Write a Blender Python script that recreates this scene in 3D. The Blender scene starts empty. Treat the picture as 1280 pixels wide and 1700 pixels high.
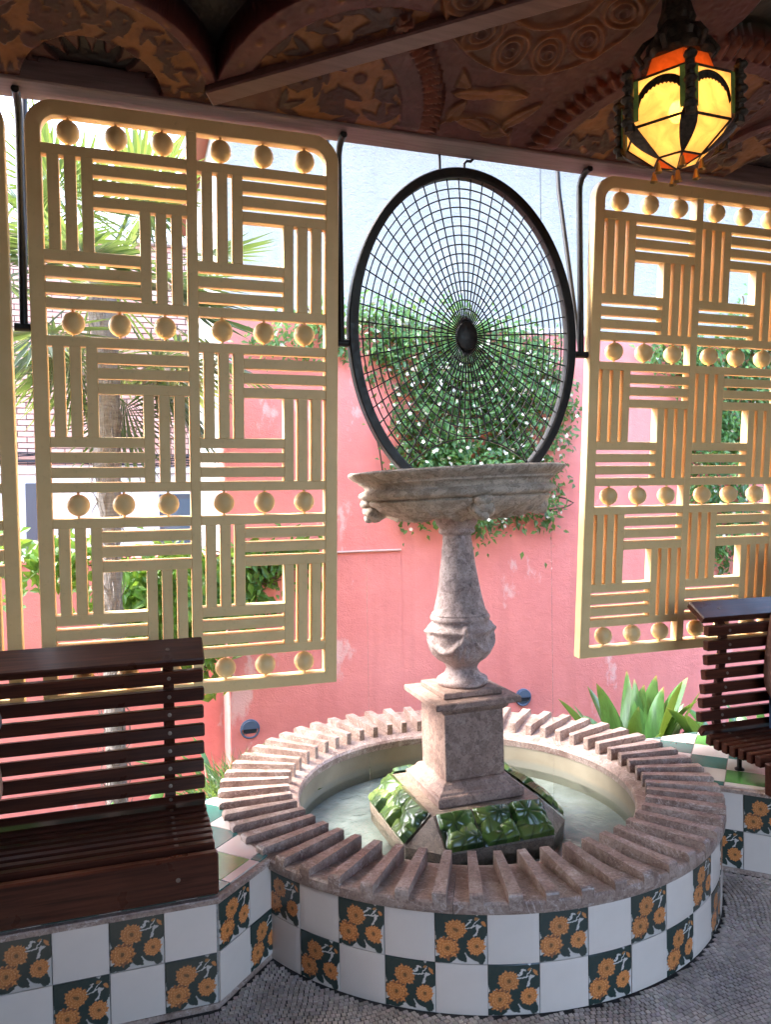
import bpy, math, random
import numpy as np
from mathutils import Matrix, Vector
R = math.radians
rng = np.random.default_rng(7)
random.seed(7)
SC = bpy.context.scene
COL = SC.collection

# ------------------------------------------------------------------ camera, sky, sun, exposure
YAW, PITCH, ROLL = 0.32139, 0.022, -0.01512
EYE = Vector((0.0, -2.961, 1.547))
def camera():
    cy, sy = math.cos(YAW), math.sin(YAW)
    fwd = Vector((sy*math.cos(PITCH), cy*math.cos(PITCH), -math.sin(PITCH)))
    right = Vector((cy, -sy, 0)); up = right.cross(fwd)
    r = math.cos(ROLL)*right + math.sin(ROLL)*up
    u = -math.sin(ROLL)*right + math.cos(ROLL)*up
    cam = bpy.data.cameras.new('camera'); o = bpy.data.objects.new('camera', cam); COL.objects.link(o)
    m = Matrix.Identity(4)
    for i in range(3):
        m[i][0] = r[i]; m[i][1] = u[i]; m[i][2] = -fwd[i]; m[i][3] = EYE[i]
    o.matrix_world = m
    cam.sensor_fit = 'VERTICAL'; cam.sensor_height = 24.0; cam.lens = 24.0*1277.4/1700.0
    cam.clip_start = 0.05; cam.clip_end = 500
    SC.camera = o
camera()
SUN_EL, SUN_AZ = R(55), R(-112)      # azimuth of the sun seen from the scene, measured from -Y towards +X
W = bpy.data.worlds.new('World'); SC.world = W; W.use_nodes = True
_nt = W.node_tree; _bg = _nt.nodes['Background']
_sky = _nt.nodes.new('ShaderNodeTexSky'); _sky.sky_type = 'NISHITA'; _sky.sun_disc = False
_sky.sun_elevation = SUN_EL; _sky.air_density = 1.0; _sky.dust_density = 3.5; _sky.ozone_density = 1.0
sun_dir = Vector((math.sin(SUN_AZ)*math.cos(SUN_EL), -math.cos(SUN_AZ)*math.cos(SUN_EL), math.sin(SUN_EL)))
_sky.sun_rotation = math.atan2(sun_dir.x, sun_dir.y)
_nt.links.new(_sky.outputs[0], _bg.inputs[0]); _bg.inputs[1].default_value = 0.15
_sl = bpy.data.lights.new('sun', 'SUN'); _sl.energy = 0.6; _sl.angle = R(30); _sl.color = (1, 0.96, 0.9)
_so = bpy.data.objects.new('sun', _sl); COL.objects.link(_so)
_so.rotation_euler = (-sun_dir).to_track_quat('-Z', 'Y').to_euler(); _so.location = (0, -3, 8)
SC.view_settings.view_transform = 'Standard'; SC.view_settings.look = 'None'
SC.view_settings.gamma = 1.0; SC.view_settings.exposure = 3.97
SC.render.engine = 'CYCLES'
SC.cycles.use_denoising = True
SC.cycles.max_bounces = 10; SC.cycles.diffuse_bounces = 6; SC.cycles.transparent_max_bounces = 12
SC.cycles.sample_clamp_indirect = 6.0
SC.cycles.caustics_reflective = False; SC.cycles.caustics_refractive = False

# ------------------------------------------------------------------ materials
MATS = {}
class NB:
    """small wrapper to wire nodes"""
    def __init__(self, name):
        self.m = bpy.data.materials.new(name); self.m.use_nodes = True
        self.t = self.m.node_tree; self.b = self.t.nodes['Principled BSDF']; self.out = self.t.nodes['Material Output']
        MATS[name] = self.m
    def n(self, typ, **kw):
        nd = self.t.nodes.new('ShaderNode'+typ)
        for k, v in kw.items():
            if k.startswith('i_'): nd.inputs[k[2:].replace('_', ' ')].default_value = v
            else: setattr(nd, k, v)
        return nd
    def l(self, a, b): self.t.links.new(a, b)
    def coord(self, scale=(1, 1, 1), kind='Object', rot=(0, 0, 0)):
        tc = self.n('TexCoord'); mp = self.n('Mapping')
        mp.inputs['Scale'].default_value = scale; mp.inputs['Rotation'].default_value = rot
        self.l(tc.outputs[kind], mp.inputs[0]); return mp.outputs[0]
    def noise(self, vec, scale, detail=6, rough=.55, dist=0):
        nd = self.n('TexNoise'); nd.inputs['Scale'].default_value = scale; nd.inputs['Detail'].default_value = detail
        nd.inputs['Roughness'].default_value = rough; nd.inputs['Distortion'].default_value = dist
        if vec is not None: self.l(vec, nd.inputs['Vector'])
        return nd.outputs['Fac']
    def ramp(self, fac, stops, interp='LINEAR'):
        nd = self.n('ValToRGB'); nd.color_ramp.interpolation = interp
        el = nd.color_ramp.elements
        while len(el) < len(stops): el.new(.5)
        for e, (p, c) in zip(el, stops):
            e.position = p; e.color = (c if len(c) == 4 else (*c, 1))
        self.l(fac, nd.inputs[0]); return nd.outputs[0]
    def mix(self, fac, a, b, mode='MIX'):
        nd = self.n('Mix', data_type='RGBA', blend_type=mode)
        if isinstance(fac, (int, float)): nd.inputs[0].default_value = fac
        else: self.l(fac, nd.inputs[0])
        for i, v in ((6, a), (7, b)):
            if isinstance(v, tuple): nd.inputs[i].default_value = (*v[:3], 1)
            else: self.l(v, nd.inputs[i])
        return nd.outputs[2]
    def math(self, op, a, b=0.0):
        nd = self.n('Math', operation=op)
        for i, v in ((0, a), (1, b)):
            if isinstance(v, (int, float)): nd.inputs[i].default_value = v
            else: self.l(v, nd.inputs[i])
        return nd.outputs[0]
    def bump(self, h, strength=.3, dist=.005):
        nd = self.n('Bump'); nd.inputs['Strength'].default_value = strength; nd.inputs['Distance'].default_value = dist
        self.l(h, nd.inputs['Height']); self.l(nd.outputs[0], self.b.inputs['Normal'])
    def set(self, color=None, rough=None, **kw):
        if color is not None:
            if isinstance(color, tuple): self.b.inputs['Base Color'].default_value = (*color[:3], 1)
            else: self.l(color, self.b.inputs['Base Color'])
        if rough is not None:
            if isinstance(rough, (int, float)): self.b.inputs['Roughness'].default_value = rough
            else: self.l(rough, self.b.inputs['Roughness'])
        for k, v in kw.items(): self.b.inputs[k.replace('_', ' ')].default_value = v
        return self.m
    def objrand(self): return self.n('ObjectInfo').outputs['Random']

def make_materials():
    # cream paint of the hanging screens
    m = NB('cream_paint'); v = m.coord(); n = m.noise(v, 9, 5); n2 = m.noise(v, 55, 4)
    c = m.ramp(n, [(.3, (.79, .56, .26)), (.7, (.86, .63, .315))])
    c = m.mix(m.math('MULTIPLY', m.ramp(n2, [(.62, (0, 0, 0)), (.72, (1, 1, 1))]), .18), c, (.45, .33, .16))
    m.set(c, .5); m.bump(n2, .12, .002)
    m = NB('black_iron'); v = m.coord(); n = m.noise(v, 60, 4)
    m.set(m.ramp(n, [(.35, (.008, .008, .009)), (.75, (.022, .02, .019))]), m.ramp(n, [(.3, (.38,)*3), (.7, (.6,)*3)]), Metallic=.3); m.bump(n, .2, .001)
    # fountain stone
    def stone(name, lo, hi, vein, dark, scale=1.0, pit=.5, rough=.62, crk=.8, brec=.35):
        m = NB(name); v = m.coord((scale,)*3)
        n = m.noise(v, 7, 9, .62, .6); n2 = m.noise(v, 38, 6, .65)
        c = m.ramp(n, [(.28, lo), (.62, hi)])
        vo = m.n('TexVoronoi', feature='DISTANCE_TO_EDGE'); vo.inputs['Scale'].default_value = 26
        wv = m.n('TexNoise'); wv.inputs['Scale'].default_value = 10; wv.inputs['Detail'].default_value = 5; m.l(v, wv.inputs[0])
        wm = m.mix(.12, v, wv.outputs['Color']); m.l(wm, vo.inputs['Vector'])
        brk = m.noise(v, 13, 4, .6)
        c = m.mix(m.math('MULTIPLY', m.ramp(vo.outputs['Distance'], [(.0, (.8,)*3), (.05, (0,)*3)]), m.ramp(brk, [(.50, (0,)*3), (.64, (crk,)*3)])), c, dark)
        n3 = m.noise(v, 4.3, 8, .6, 2.2)
        c = m.mix(m.ramp(n3, [(.485, (0,)*3), (.5, (.6,)*3), (.515, (0,)*3)]), c, vein)
        c = m.mix(m.ramp(n2, [(.33, (pit,)*3), (.43, (0,)*3)]), c, dark)
        vb = m.n('TexVoronoi', feature='F1'); vb.inputs['Scale'].default_value = 42; m.l(m.mix(.07, v, wv.outputs['Color']), vb.inputs['Vector'])
        sp = m.n('SeparateColor'); m.l(vb.outputs['Color'], sp.inputs[0])
        c = m.mix(m.math('MULTIPLY', sp.outputs[0], brec), c, tuple(min(1, x*1.45) for x in hi)); c = m.mix(m.math('MULTIPLY', m.ramp(sp.outputs[1], [(.55, (0,)*3), (.8, (1,)*3)]), brec*1.1), c, tuple(x*.62 for x in lo))
        g = m.noise(v, 125, 5, .7)
        c = m.mix(m.ramp(g, [(.36, (.6,)*3), (.48, (0,)*3)]), c, tuple(x*.55 for x in lo)); c = m.mix(m.ramp(g, [(.56, (0,)*3), (.70, (.4,)*3)]), c, vein)
        m.set(c, rough)
        h = m.math('ADD', m.math('ADD', n2, m.math('MULTIPLY', n, .6)), m.math('MULTIPLY', g, .5))
        m.bump(h, .8, .005)
    stone('shaft_stone', (.23, .15, .135), (.50, .39, .36), (.56, .49, .46), (.06, .04, .035), 1.0, .75)
    stone('basin_stone', (.27, .205, .15), (.58, .49, .40), (.52, .46, .40), (.10, .065, .045), 1.0, .4, .75, .25)
    stone('die_stone', (.17, .098, .075), (.34, .225, .18), (.42, .32, .27), (.07, .04, .03), .9, .45, .6, .2)
    stone('skirt_stone', (.17, .12, .09), (.30, .23, .17), (.40, .33, .26), (.07, .05, .035), 1.2, .3, .35)
    # brown red marble of the coping, pale veins
    m = NB('coping_marble'); v = m.coord(); ob = m.objrand()
    va = m.n('VectorMath', operation='ADD'); m.l(v, va.inputs[0])
    cmb = m.n('CombineXYZ'); m.l(m.math('MULTIPLY', ob, 9.0), cmb.inputs[0]); m.l(m.math('MULTIPLY', ob, 5.0), cmb.inputs[1]); m.l(cmb.outputs[0], va.inputs[1])
    vv = va.outputs[0]
    n = m.noise(vv, 8, 9, .66, .8); n2 = m.noise(vv, 46, 6, .65); n3 = m.noise(vv, 3.2, 9, .6, 2.2); n4 = m.noise(vv, 6.5, 8, .6, 1.6)
    c = m.ramp(n, [(.3, (.16, .098, .078)), (.52, (.31, .222, .182)), (.72, (.46, .37, .32))])
    c = m.mix(m.ramp(n3, [(.488, (0,)*3), (.5, (.75,)*3), (.508, (0,)*3)]), c, (.58, .50, .46))
    c = m.mix(m.ramp(n4, [(.492, (0,)*3), (.5, (.55,)*3), (.507, (0,)*3)]), c, (.55, .46, .42))
    c = m.mix(m.ramp(n2, [(.34, (.6,)*3), (.46, (0,)*3)]), c, (.09, .045, .035)); g = m.noise(vv, 115, 5, .7); c = m.mix(m.ramp(g, [(.38, (.45,)*3), (.5, (0,)*3)]), c, (.10, .055, .042)); c = m.mix(m.ramp(g, [(.58, (0,)*3), (.72, (.35,)*3)]), c, (.56, .47, .42))
    m.set(c, m.ramp(n2, [(.3, (.32,)*3), (.7, (.52,)*3)])); m.bump(n2, .25, .002)
    m = NB('plaster_pool'); v = m.coord(); n = m.noise(v, 5, 7); n2 = m.noise(v, 40, 5)
    c = m.ramp(n, [(.3, (.20, .165, .11)), (.7, (.33, .29, .21))]); sx_ = m.n('SeparateXYZ'); m.l(v, sx_.inputs[0]); zz = m.math('ADD', sx_.outputs[2], m.math('MULTIPLY', n, .03))
    c = m.mix(m.ramp(zz, [(.195, (.85,)*3), (.215, (0,)*3)]), c, (.20, .205, .17)); m.set(m.mix(m.math('MULTIPLY', n2, .35), c, (.2, .17, .11)), .7); m.bump(n2, .3, .003)
    m = NB('pool_bottom'); v = m.coord(); n = m.noise(v, 6, 7)
    m.set(m.ramp(n, [(.3, (.10, .115, .105)), (.7, (.26, .28, .26))]), .6)
    # water: clear with a reflecting rippled surface
    m = NB('water'); v = m.coord(); n = m.noise(v, 9, 3, .5, .8); n2 = m.noise(v, 34, 2)
    bp = m.n('Bump'); bp.inputs['Strength'].default_value = .5; bp.inputs['Distance'].default_value = .05
    m.l(m.math('ADD', n, m.math('MULTIPLY', n2, .25)), bp.inputs['Height'])
    tr = m.n('BsdfTransparent'); tr.inputs[0].default_value = (.90, .96, .95, 1)
    gl = m.n('BsdfGlossy'); gl.inputs['Roughness'].default_value = .04; m.l(bp.outputs[0], gl.inputs['Normal'])
    fr = m.n('Fresnel'); fr.inputs[0].default_value = 1.33; m.l(bp.outputs[0], fr.inputs['Normal'])
    mx = m.n('MixShader'); m.l(fr.outputs[0], mx.inputs[0]); m.l(tr.outputs[0], mx.inputs[1]); m.l(gl.outputs[0], mx.inputs[2]); m.l(mx.outputs[0], m.out.inputs[0])
    # glazed tiles
    def glaze(name, col, var=.05, rough=.16):
        m = NB(name); v = m.coord(); n = m.noise(v, 14, 4); ob = m.objrand()
        c = m.mix(n, tuple(x*(1-var*1.6) for x in col), tuple(min(1, x*(1+var)) for x in col))
        c = m.mix(m.math('MULTIPLY', ob, .22), c, tuple(x*.74 for x in col))
        m.set(c, rough); n2 = m.noise(v, 10, 3); m.bump(n2, .06, .01)
    glaze('white_tile', (.64, .56, .50)); glaze('teal_tile', (.045, .14, .12), .2); glaze('reflection_tile', (.10, .30, .07), .25)
    m = NB('flower_tile'); a = m.n('Attribute', attribute_name='Col'); v = m.coord(); n = m.noise(v, 60, 4)
    ob_ = m.objrand(); m.set(m.mix(m.math('MULTIPLY', ob_, .25), m.mix(m.math('MULTIPLY', n, .14), a.outputs['Color'], (.2, .15, .1)), (.10, .08, .06)), .2)
    m = NB('grout'); v = m.coord(); n = m.noise(v, 90, 4); m.set(m.ramp(n, [(.3, (.20, .185, .17)), (.7, (.34, .32, .30))]), .9); m.bump(n, .4, .002)
    m = NB('floor_grout'); v = m.coord(); n = m.noise(v, 120, 4); m.set(m.ramp(n, [(.3, (.02, .018, .017)), (.7, (.05, .045, .042))]), .9); m.bump(n, .4, .002)
    m = NB('mosaic'); a = m.n('Attribute', attribute_name='Col'); v = m.coord(); n = m.noise(v, 3.2, 5); n2 = m.noise(v, 160, 3)
    c = m.mix(m.ramp(n, [(.4, (0,)*3), (.66, (.55,)*3)]), a.outputs['Color'], (.12, .10, .085))
    m.set(m.mix(m.math('MULTIPLY', n2, .3), c, (.2, .17, .15)), .5)
    # varnished dark wood
    m = NB('dark_wood'); v = m.coord((1.2, 26, 26)); v2 = m.coord((1, 1, 1)); n = m.noise(v, 3.5, 8, .6, .4); n2 = m.noise(v2, 6, 4); ob = m.objrand()
    c = m.ramp(n, [(.3, (.028, .008, .005)), (.7, (.100, .030, .016))]); c = m.mix(m.math('MULTIPLY', ob, .5), c, (.03, .011, .008))
    m.set(c, m.ramp(n2, [(.3, (.24,)*3), (.75, (.42,)*3)]), Specular_IOR_Level=.2, Coat_Weight=.03, Coat_Roughness=.12); m.bump(n, .10, .002)
    m = NB('wood_screw'); m.set((.20, .15, .12), .45, Metallic=.6)
    # stucco
    def stucco(name, a, b, patch, scale, bstr, bd, pw, thr=.64):
        m = NB(name); v = m.coord(); n = m.noise(v, .9, 7, .6); n2 = m.noise(v, scale, 5, .6); n3 = m.noise(m.coord((1.5, 1.5, .8)), 1.6, 9, .66, .1); n4 = m.noise(v, 6, 6)
        vs = m.coord((5.0, 5.0, .35)); st = m.noise(vs, 1.4, 6, .6)
        c = m.ramp(n, [(.3, a), (.7, b)])
        c = m.mix(m.ramp(st, [(.5, (0,)*3), (.75, (.28,)*3)]), c, tuple(x*.78 for x in a))
        c = m.mix(m.ramp(n4, [(.45, (0,)*3), (.75, (.22,)*3)]), c, tuple(min(1, x*1.25) for x in b))
        c = m.mix(m.ramp(n3, [(thr, (0,)*3), (thr+.05, (pw,)*3)]), c, patch)
        tw = m.noise(m.coord((1, 1, 1.6)), 17, 5, .6, .5); m.set(c, .88); m.bump(m.math('ADD', n2, m.math('MULTIPLY', tw, 1.6)), bstr, bd)
    stucco('pink_stucco', (.72, .225, .205), (.84, .31, .28), (.82, .62, .59), 120, .5, .005, .6, .60)
    stucco('pale_stucco', (.62, .42, .40), (.70, .50, .47), (.7, .6, .58), 120, .3, .004, .4)
    stucco('white_stucco', (.275, .29, .285), (.33, .34, .33), (.235, .25, .25), 60, .8, .012, .3)
    stucco('grey_render', (.56, .57, .58), (.68, .68, .67), (.45, .46, .47), 50, .3, .01, .4)
    m = NB('brick'); v = m.coord(); ob = m.objrand(); n = m.noise(v, 18, 6); a = m.n('Attribute', attribute_name='Col')
    c = m.mix(m.math('MULTIPLY', n, .5), m.mix(ob, (.48, .23, .18), (.64, .40, .33)), (.5, .40, .35)); m.set(c, .9); m.bump(n, .4, .006)
    m = NB('mortar'); v = m.coord(); n = m.noise(v, 30, 5); m.set(m.ramp(n, [(.3, (.14, .11, .10)), (.7, (.26, .22, .20))]), .95)
    m = NB('soil'); v = m.coord(); n = m.noise(v, 22, 8); m.set(m.ramp(n, [(.3, (.03, .022, .016)), (.7, (.09, .07, .05))]), .95); m.bump(n, .8, .03)
    m = NB('slate_lamp'); m.set((.085, .13, .21), .5); m = NB('lamp_recess'); m.set((.03, .05, .09), .5)
    # foliage
    def leaf(name, a, b, rough=.4, trans=.35, tip=None, streak=False):
        m = NB(name); at = m.n('Attribute', attribute_name='Col'); ob = m.objrand()
        sep = m.n('SeparateColor'); m.l(at.outputs['Color'], sep.inputs[0])
        c = m.mix(sep.outputs[0], a, b)
        if streak: c = m.mix(m.ramp(m.noise(m.coord((70, 70, 1.2)), 1.0, 5, .6), [(.42, (0,)*3), (.62, (.55,)*3)]), c, tuple(x*.45 for x in a))
        if tip: c = m.mix(sep.outputs[1], c, tip)
        m.set(c, rough)
        t = m.n('BsdfTranslucent'); m.l(m.mix(.5, c, (.5, .7, .08), 'MIX'), t.inputs[0])
        mx = m.n('MixShader'); mx.inputs[0].default_value = trans
        m.l(m.b.outputs[0], mx.inputs[1]); m.l(t.outputs[0], mx.inputs[2]); m.l(mx.outputs[0], m.out.inputs[0])
    leaf('jasmine_leaf', (.03, .10, .03), (.12, .28, .085), .3); leaf('ivy_leaf', (.03, .11, .018), (.12, .28, .04))
    leaf('palm_leaf', (.026, .052, .036), (.075, .115, .09), .36, .2, (.10, .15, .04)); leaf('strap_leaf', (.018, .065, .022), (.075, .19, .05), .28, .22, (.30, .20, .07), True)
    leaf('grass_leaf', (.02, .06, .03), (.09, .17, .09)); m = NB('petal'); m.set((.8, .78, .66), .6)
    m = NB('vine_stem'); m.set((.09, .06, .035), .85)
    m = NB('palm_trunk'); v = m.coord((1, 1, 6)); n = m.noise(v, 14, 8, .65); n2 = m.noise(m.coord((9, 9, 1.5)), 8, 6)
    m.set(m.mix(n2, m.ramp(n, [(.3, (.10, .09, .08)), (.7, (.42, .40, .38))]), (.22, .19, .16)), .95); m.bump(n2, 1.0, .03)
    # glazed ceramic leaves at the foot of the fountain
    m = NB('ceramic_leaf'); at = m.n('Attribute', attribute_name='Col'); v = m.coord(); n = m.noise(v, 40, 5)
    m.set(m.mix(m.math('MULTIPLY', n, .35), at.outputs['Color'], (.02, .03, .012)), .30, Coat_Weight=.25)
    # ceiling
    m = NB('painted_relief'); at = m.n('Attribute', attribute_name='Col'); v = m.coord(); n = m.noise(v, 30, 6, .62); n2 = m.noise(v, 5, 5); n3 = m.noise(v, 140, 4)
    c = m.mix(m.ramp(n, [(.48, (0,)*3), (.75, (.35,)*3)]), at.outputs['Color'], (.05, .022, .017))
    c = m.mix(m.math('MULTIPLY', m.ramp(n2, [(.5, (0,)*3), (.7, (1,)*3)]), .12), c, (.22, .11, .06))
    m.set(c, m.ramp(n, [(.3, (.30,)*3), (.7, (.55,)*3)]), Specular_IOR_Level=.32); m.bump(m.math('ADD', n, m.math('MULTIPLY', n3, .4)), .3, .003)
    m = NB('mauve_wood'); v = m.coord((1.5, 18, 18)); n = m.noise(v, 4, 7, .6); m.set(m.ramp(n, [(.3, (.16, .11, .11)), (.7, (.26, .19, .19))]), .5); m.bump(n, .2, .003)
    m = NB('beam_paint'); v = m.coord((1.5, 18, 18)); n = m.noise(v, 4, 7, .6); m.set(m.ramp(n, [(.3, (.11, .052, .048)), (.7, (.17, .088, .08))]), .4); m.bump(n, .15, .002)
    m = NB('ceiling_plaster'); m.set((.16, .08, .06), .7)
    # lantern
    m = NB('lantern_iron'); v = m.coord(); n = m.noise(v, 70, 5); m.set(m.ramp(n, [(.3, (.012, .010, .008)), (.75, (.075, .06, .045))]), .6, Metallic=.4); m.bump(n, .6, .003)
    def pane(name, col, em, seedk):
        m = NB(name); v = m.coord(); n = m.noise(v, 17+seedk, 7, .66, 1.2)
        c = m.mix(m.ramp(n, [(.35, (.0,)*3), (.72, (.6,)*3)]), col, tuple(x*.45 for x in col))
        t = m.n('BsdfTranslucent'); m.l(c, t.inputs[0]); tp = m.n('BsdfTransparent'); m.l(c, tp.inputs[0])
        g = m.n('BsdfGlossy'); g.inputs['Roughness'].default_value = .15
        a = m.n('MixShader'); a.inputs[0].default_value = .32; m.l(t.outputs[0], a.inputs[1]); m.l(tp.outputs[0], a.inputs[2])
        b = m.n('MixShader'); b.inputs[0].default_value = .05; m.l(a.outputs[0], b.inputs[1]); m.l(g.outputs[0], b.inputs[2])
        e = m.n('Emission'); m.l(c, e.inputs[0]); e.inputs[1].default_value = em
        s = m.n('AddShader'); m.l(b.outputs[0], s.inputs[0]); m.l(e.outputs[0], s.inputs[1]); m.l(s.outputs[0], m.out.inputs[0])
    pane('amber_glass', (1.0, .73, .38), .006, 0); pane('orange_glass', (.66, .23, .06), .005, 3); pane('green_glass', (.20, .34, .20), .003, 5)
    m = NB('bulb'); e = m.n('Emission'); e.inputs[0].default_value = (1, .72, .35, 1); e.inputs[1].default_value = 5.0; m.l(e.outputs[0], m.out.inputs[0])
    m = NB('brass'); m.set((.35, .22, .08), .4, Metallic=.8)
    # people and bag
    m = NB('skin'); m.set((.50, .29, .21), .5, Subsurface_Weight=.1); m = NB('grey_cloth'); m.set((.20, .20, .21), .9)
    m = NB('blue_cloth'); m.set((.05, .07, .12), .9); m = NB('dark_hair'); m.set((.03, .02, .015), .5)
    m = NB('brown_canvas'); v = m.coord(); n = m.noise(v, 20, 5); m.set(m.ramp(n, [(.3, (.12, .055, .04)), (.7, (.20, .105, .08))]), .85); m.bump(n, .6, .01)
    m = NB('brown_strap'); m.set((.06, .03, .025), .8)
    m = NB('dark_frame'); m.set((.06, .07, .085), .5); m = NB('window_glass'); m.set((.08, .11, .14), .08); m = NB('cable'); m.set((.015, .015, .02), .6)
    m = NB('roof_tile'); m.set((.38, .16, .10), .85)
make_materials()

# ------------------------------------------------------------------ mesh helpers
class MB:
    def __init__(self): self.v = []; self.f = []; self.c = None
    def add(self, vs, fs, mat=None):
        o = len(self.v)
        if mat is not None: vs = [tuple(mat @ Vector(p)) for p in vs]
        self.v.extend(tuple(p) for p in vs); self.f.extend(tuple(i+o for i in f) for f in fs); return self
    def box(self, lo, hi, ch=0.0, mat=None):
        (x0, y0, z0), (x1, y1, z1) = lo, hi
        if ch <= 0:
            vs = [(x, y, z) for x in (x0, x1) for y in (y0, y1) for z in (z0, z1)]
            fs = [(0, 1, 3, 2), (4, 6, 7, 5), (0, 4, 5, 1), (2, 3, 7, 6), (0, 2, 6, 4), (1, 5, 7, 3)]
            return self.add(vs, fs, mat)
        # chamfered box: 24 verts
        vs = []; idx = {}
        for ix, X in enumerate((x0, x1)):
            for iy, Y in enumerate((y0, y1)):
                for iz, Z in enumerate((z0, z1)):
                    sx, sy, sz = (1, -1)[ix], (1, -1)[iy], (1, -1)[iz]
                    for a, p in (('x', (X, Y+sy*ch, Z+sz*ch)), ('y', (X+sx*ch, Y, Z+sz*ch)), ('z', (X+sx*ch, Y+sy*ch, Z))):
                        idx[ix, iy, iz, a] = len(vs); vs.append(p)
        fs = []
        I = lambda a, *k: idx[(*k, a)]
        for s in (0, 1):
            q = [I('x', s, 0, 0), I('x', s, 1, 0), I('x', s, 1, 1), I('x', s, 0, 1)]; fs.append(q if s else q[::-1])
            q = [I('y', 0, s, 0), I('y', 1, s, 0), I('y', 1, s, 1), I('y', 0, s, 1)]; fs.append(q[::-1] if s else q)
            q = [I('z', 0, 0, s), I('z', 1, 0, s), I('z', 1, 1, s), I('z', 0, 1, s)]; fs.append(q if s else q[::-1])
        for i in (0, 1):
            for j in (0, 1):
                fs.append([I('x', i, j, 0), I('x', i, j, 1), I('y', i, j, 1), I('y', i, j, 0)])
                fs.append([I('x', i, 0, j), I('x', i, 1, j), I('z', i, 1, j), I('z', i, 0, j)])
                fs.append([I('y', 0, i, j), I('y', 1, i, j), I('z', 1, i, j), I('z', 0, i, j)])
                for k in (0, 1): fs.append([I('x', i, j, k), I('y', i, j, k), I('z', i, j, k)])
        return self.add(vs, fs, mat)
    def lathe(self, prof, n=48, center=(0, 0, 0), fn=None, cap=True):
        vs = []; fs = []
        for k, (r, z) in enumerate(prof):
            for i in range(n):
                t = 2*math.pi*i/n; rr, zz = (r, z) if fn is None else fn(r, z, t, k)
                vs.append((center[0]+rr*math.cos(t), center[1]+rr*math.sin(t), center[2]+zz))
        for k in range(len(prof)-1):
            for i in range(n):
                j = (i+1) % n; fs.append((k*n+i, k*n+j, (k+1)*n+j, (k+1)*n+i))
        if cap:
            fs.append(tuple(range(n))[::-1]); fs.append(tuple((len(prof)-1)*n+i for i in range(n)))
        return self.add(vs, fs)
    def tube(self, pts, rad, n=8, closed=False, cap=True):
        P = [Vector(p) for p in pts]; L = len(P); vs = []; fs = []
        rads = rad if isinstance(rad, (list, tuple)) else [rad]*L
        up = None
        for i in range(L):
            a = P[(i-1) % L] if (closed or i > 0) else P[i]; b = P[(i+1) % L] if (closed or i < L-1) else P[i]
            d = (b-a).normalized()
            if up is None:
                up = Vector((0, 0, 1)) if abs(d.z) < .9 else Vector((1, 0, 0))
            s = d.cross(up).normalized(); up = s.cross(d).normalized()
            for k in range(n):
                t = 2*math.pi*k/n; vs.append(P[i]+rads[i]*(math.cos(t)*s+math.sin(t)*up))
        for i in range(L if closed else L-1):
            for k in range(n):
                j = (i+1) % L; l = (k+1) % n; fs.append((i*n+k, i*n+l, j*n+l, j*n+k))
        if cap and not closed:
            fs.append(tuple(range(n))[::-1]); fs.append(tuple((L-1)*n+k for k in range(n)))
        return self.add(vs, fs)
    def prism(self, poly, z0, z1, ch=0.0):
        n = len(poly); c = Vector((sum(p[0] for p in poly)/n, sum(p[1] for p in poly)/n))
        vs = [(x, y, z0) for x, y in poly]
        if ch > 0:
            vs += [(x, y, z1-ch) for x, y in poly]
            ins = []
            for x, y in poly:
                d = (c-Vector((x, y))); l = max(d.length, 1e-6); d = d/l*min(ch*1.4, l*.4); ins.append((x+d.x, y+d.y, z1))
            vs += ins; rows = 3
        else: vs += [(x, y, z1) for x, y in poly]; rows = 2
        fs = [tuple(range(n))[::-1], tuple((rows-1)*n+i for i in range(n))]
        for r in range(rows-1):
            for i in range(n):
                j = (i+1) % n; fs.append((r*n+i, r*n+j, (r+1)*n+j, (r+1)*n+i))
        return self.add(vs, fs)
    def sphere(self, c, r, n=20, m=12, sc=(1, 1, 1)):
        prof = [(max(1e-4, math.sin(math.pi*k/m)), -math.cos(math.pi*k/m)) for k in range(m+1)]
        vs = []; fs = []
        for k, (rr, z) in enumerate(prof):
            for i in range(n):
                t = 2*math.pi*i/n; vs.append((c[0]+r*sc[0]*rr*math.cos(t), c[1]+r*sc[1]*rr*math.sin(t), c[2]+r*sc[2]*z))
        for k in range(m):
            for i in range(n): fs.append((k*n+i, k*n+(i+1) % n, (k+1)*n+(i+1) % n, (k+1)*n+i))
        return self.add(vs, fs)
    def mesh(self, name, mat, smooth=False):
        me = bpy.data.meshes.new(name); me.from_pydata([tuple(p) for p in self.v], [], [tuple(f) for f in self.f])
        me.materials.append(MATS[mat]); finish(me, smooth); return me
    def build(self, name, mat, parent=None, smooth=False, loc=None):
        return ob(name, self.mesh(name, mat, smooth), parent, loc)
def finish(me, smooth):
    me.validate()
    if smooth:
        me.polygons.foreach_set('use_smooth', [True]*len(me.polygons))
        if smooth != 'full': me.set_sharp_from_angle(angle=R(38 if smooth is True else smooth))
    me.update()
def ob(name, me, parent=None, loc=None, rot=None):
    o = bpy.data.objects.new(name, me); COL.objects.link(o)
    if parent is not None: o.parent = parent
    if loc is not None: o.location = loc
    if rot is not None: o.rotation_euler = rot
    return o
def tag(o, label=None, cat=None, group=None, kind=None):
    for k, v in (('label', label), ('category', cat), ('group', group), ('kind', kind)):
        if v: o[k] = v
    return o
def thing(name, label, cat, loc=(0, 0, 0), group=None):
    o = bpy.data.objects.new(name, None); COL.objects.link(o); o.location = loc; o.empty_display_size = .1
    return tag(o, label, cat, group)
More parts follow.
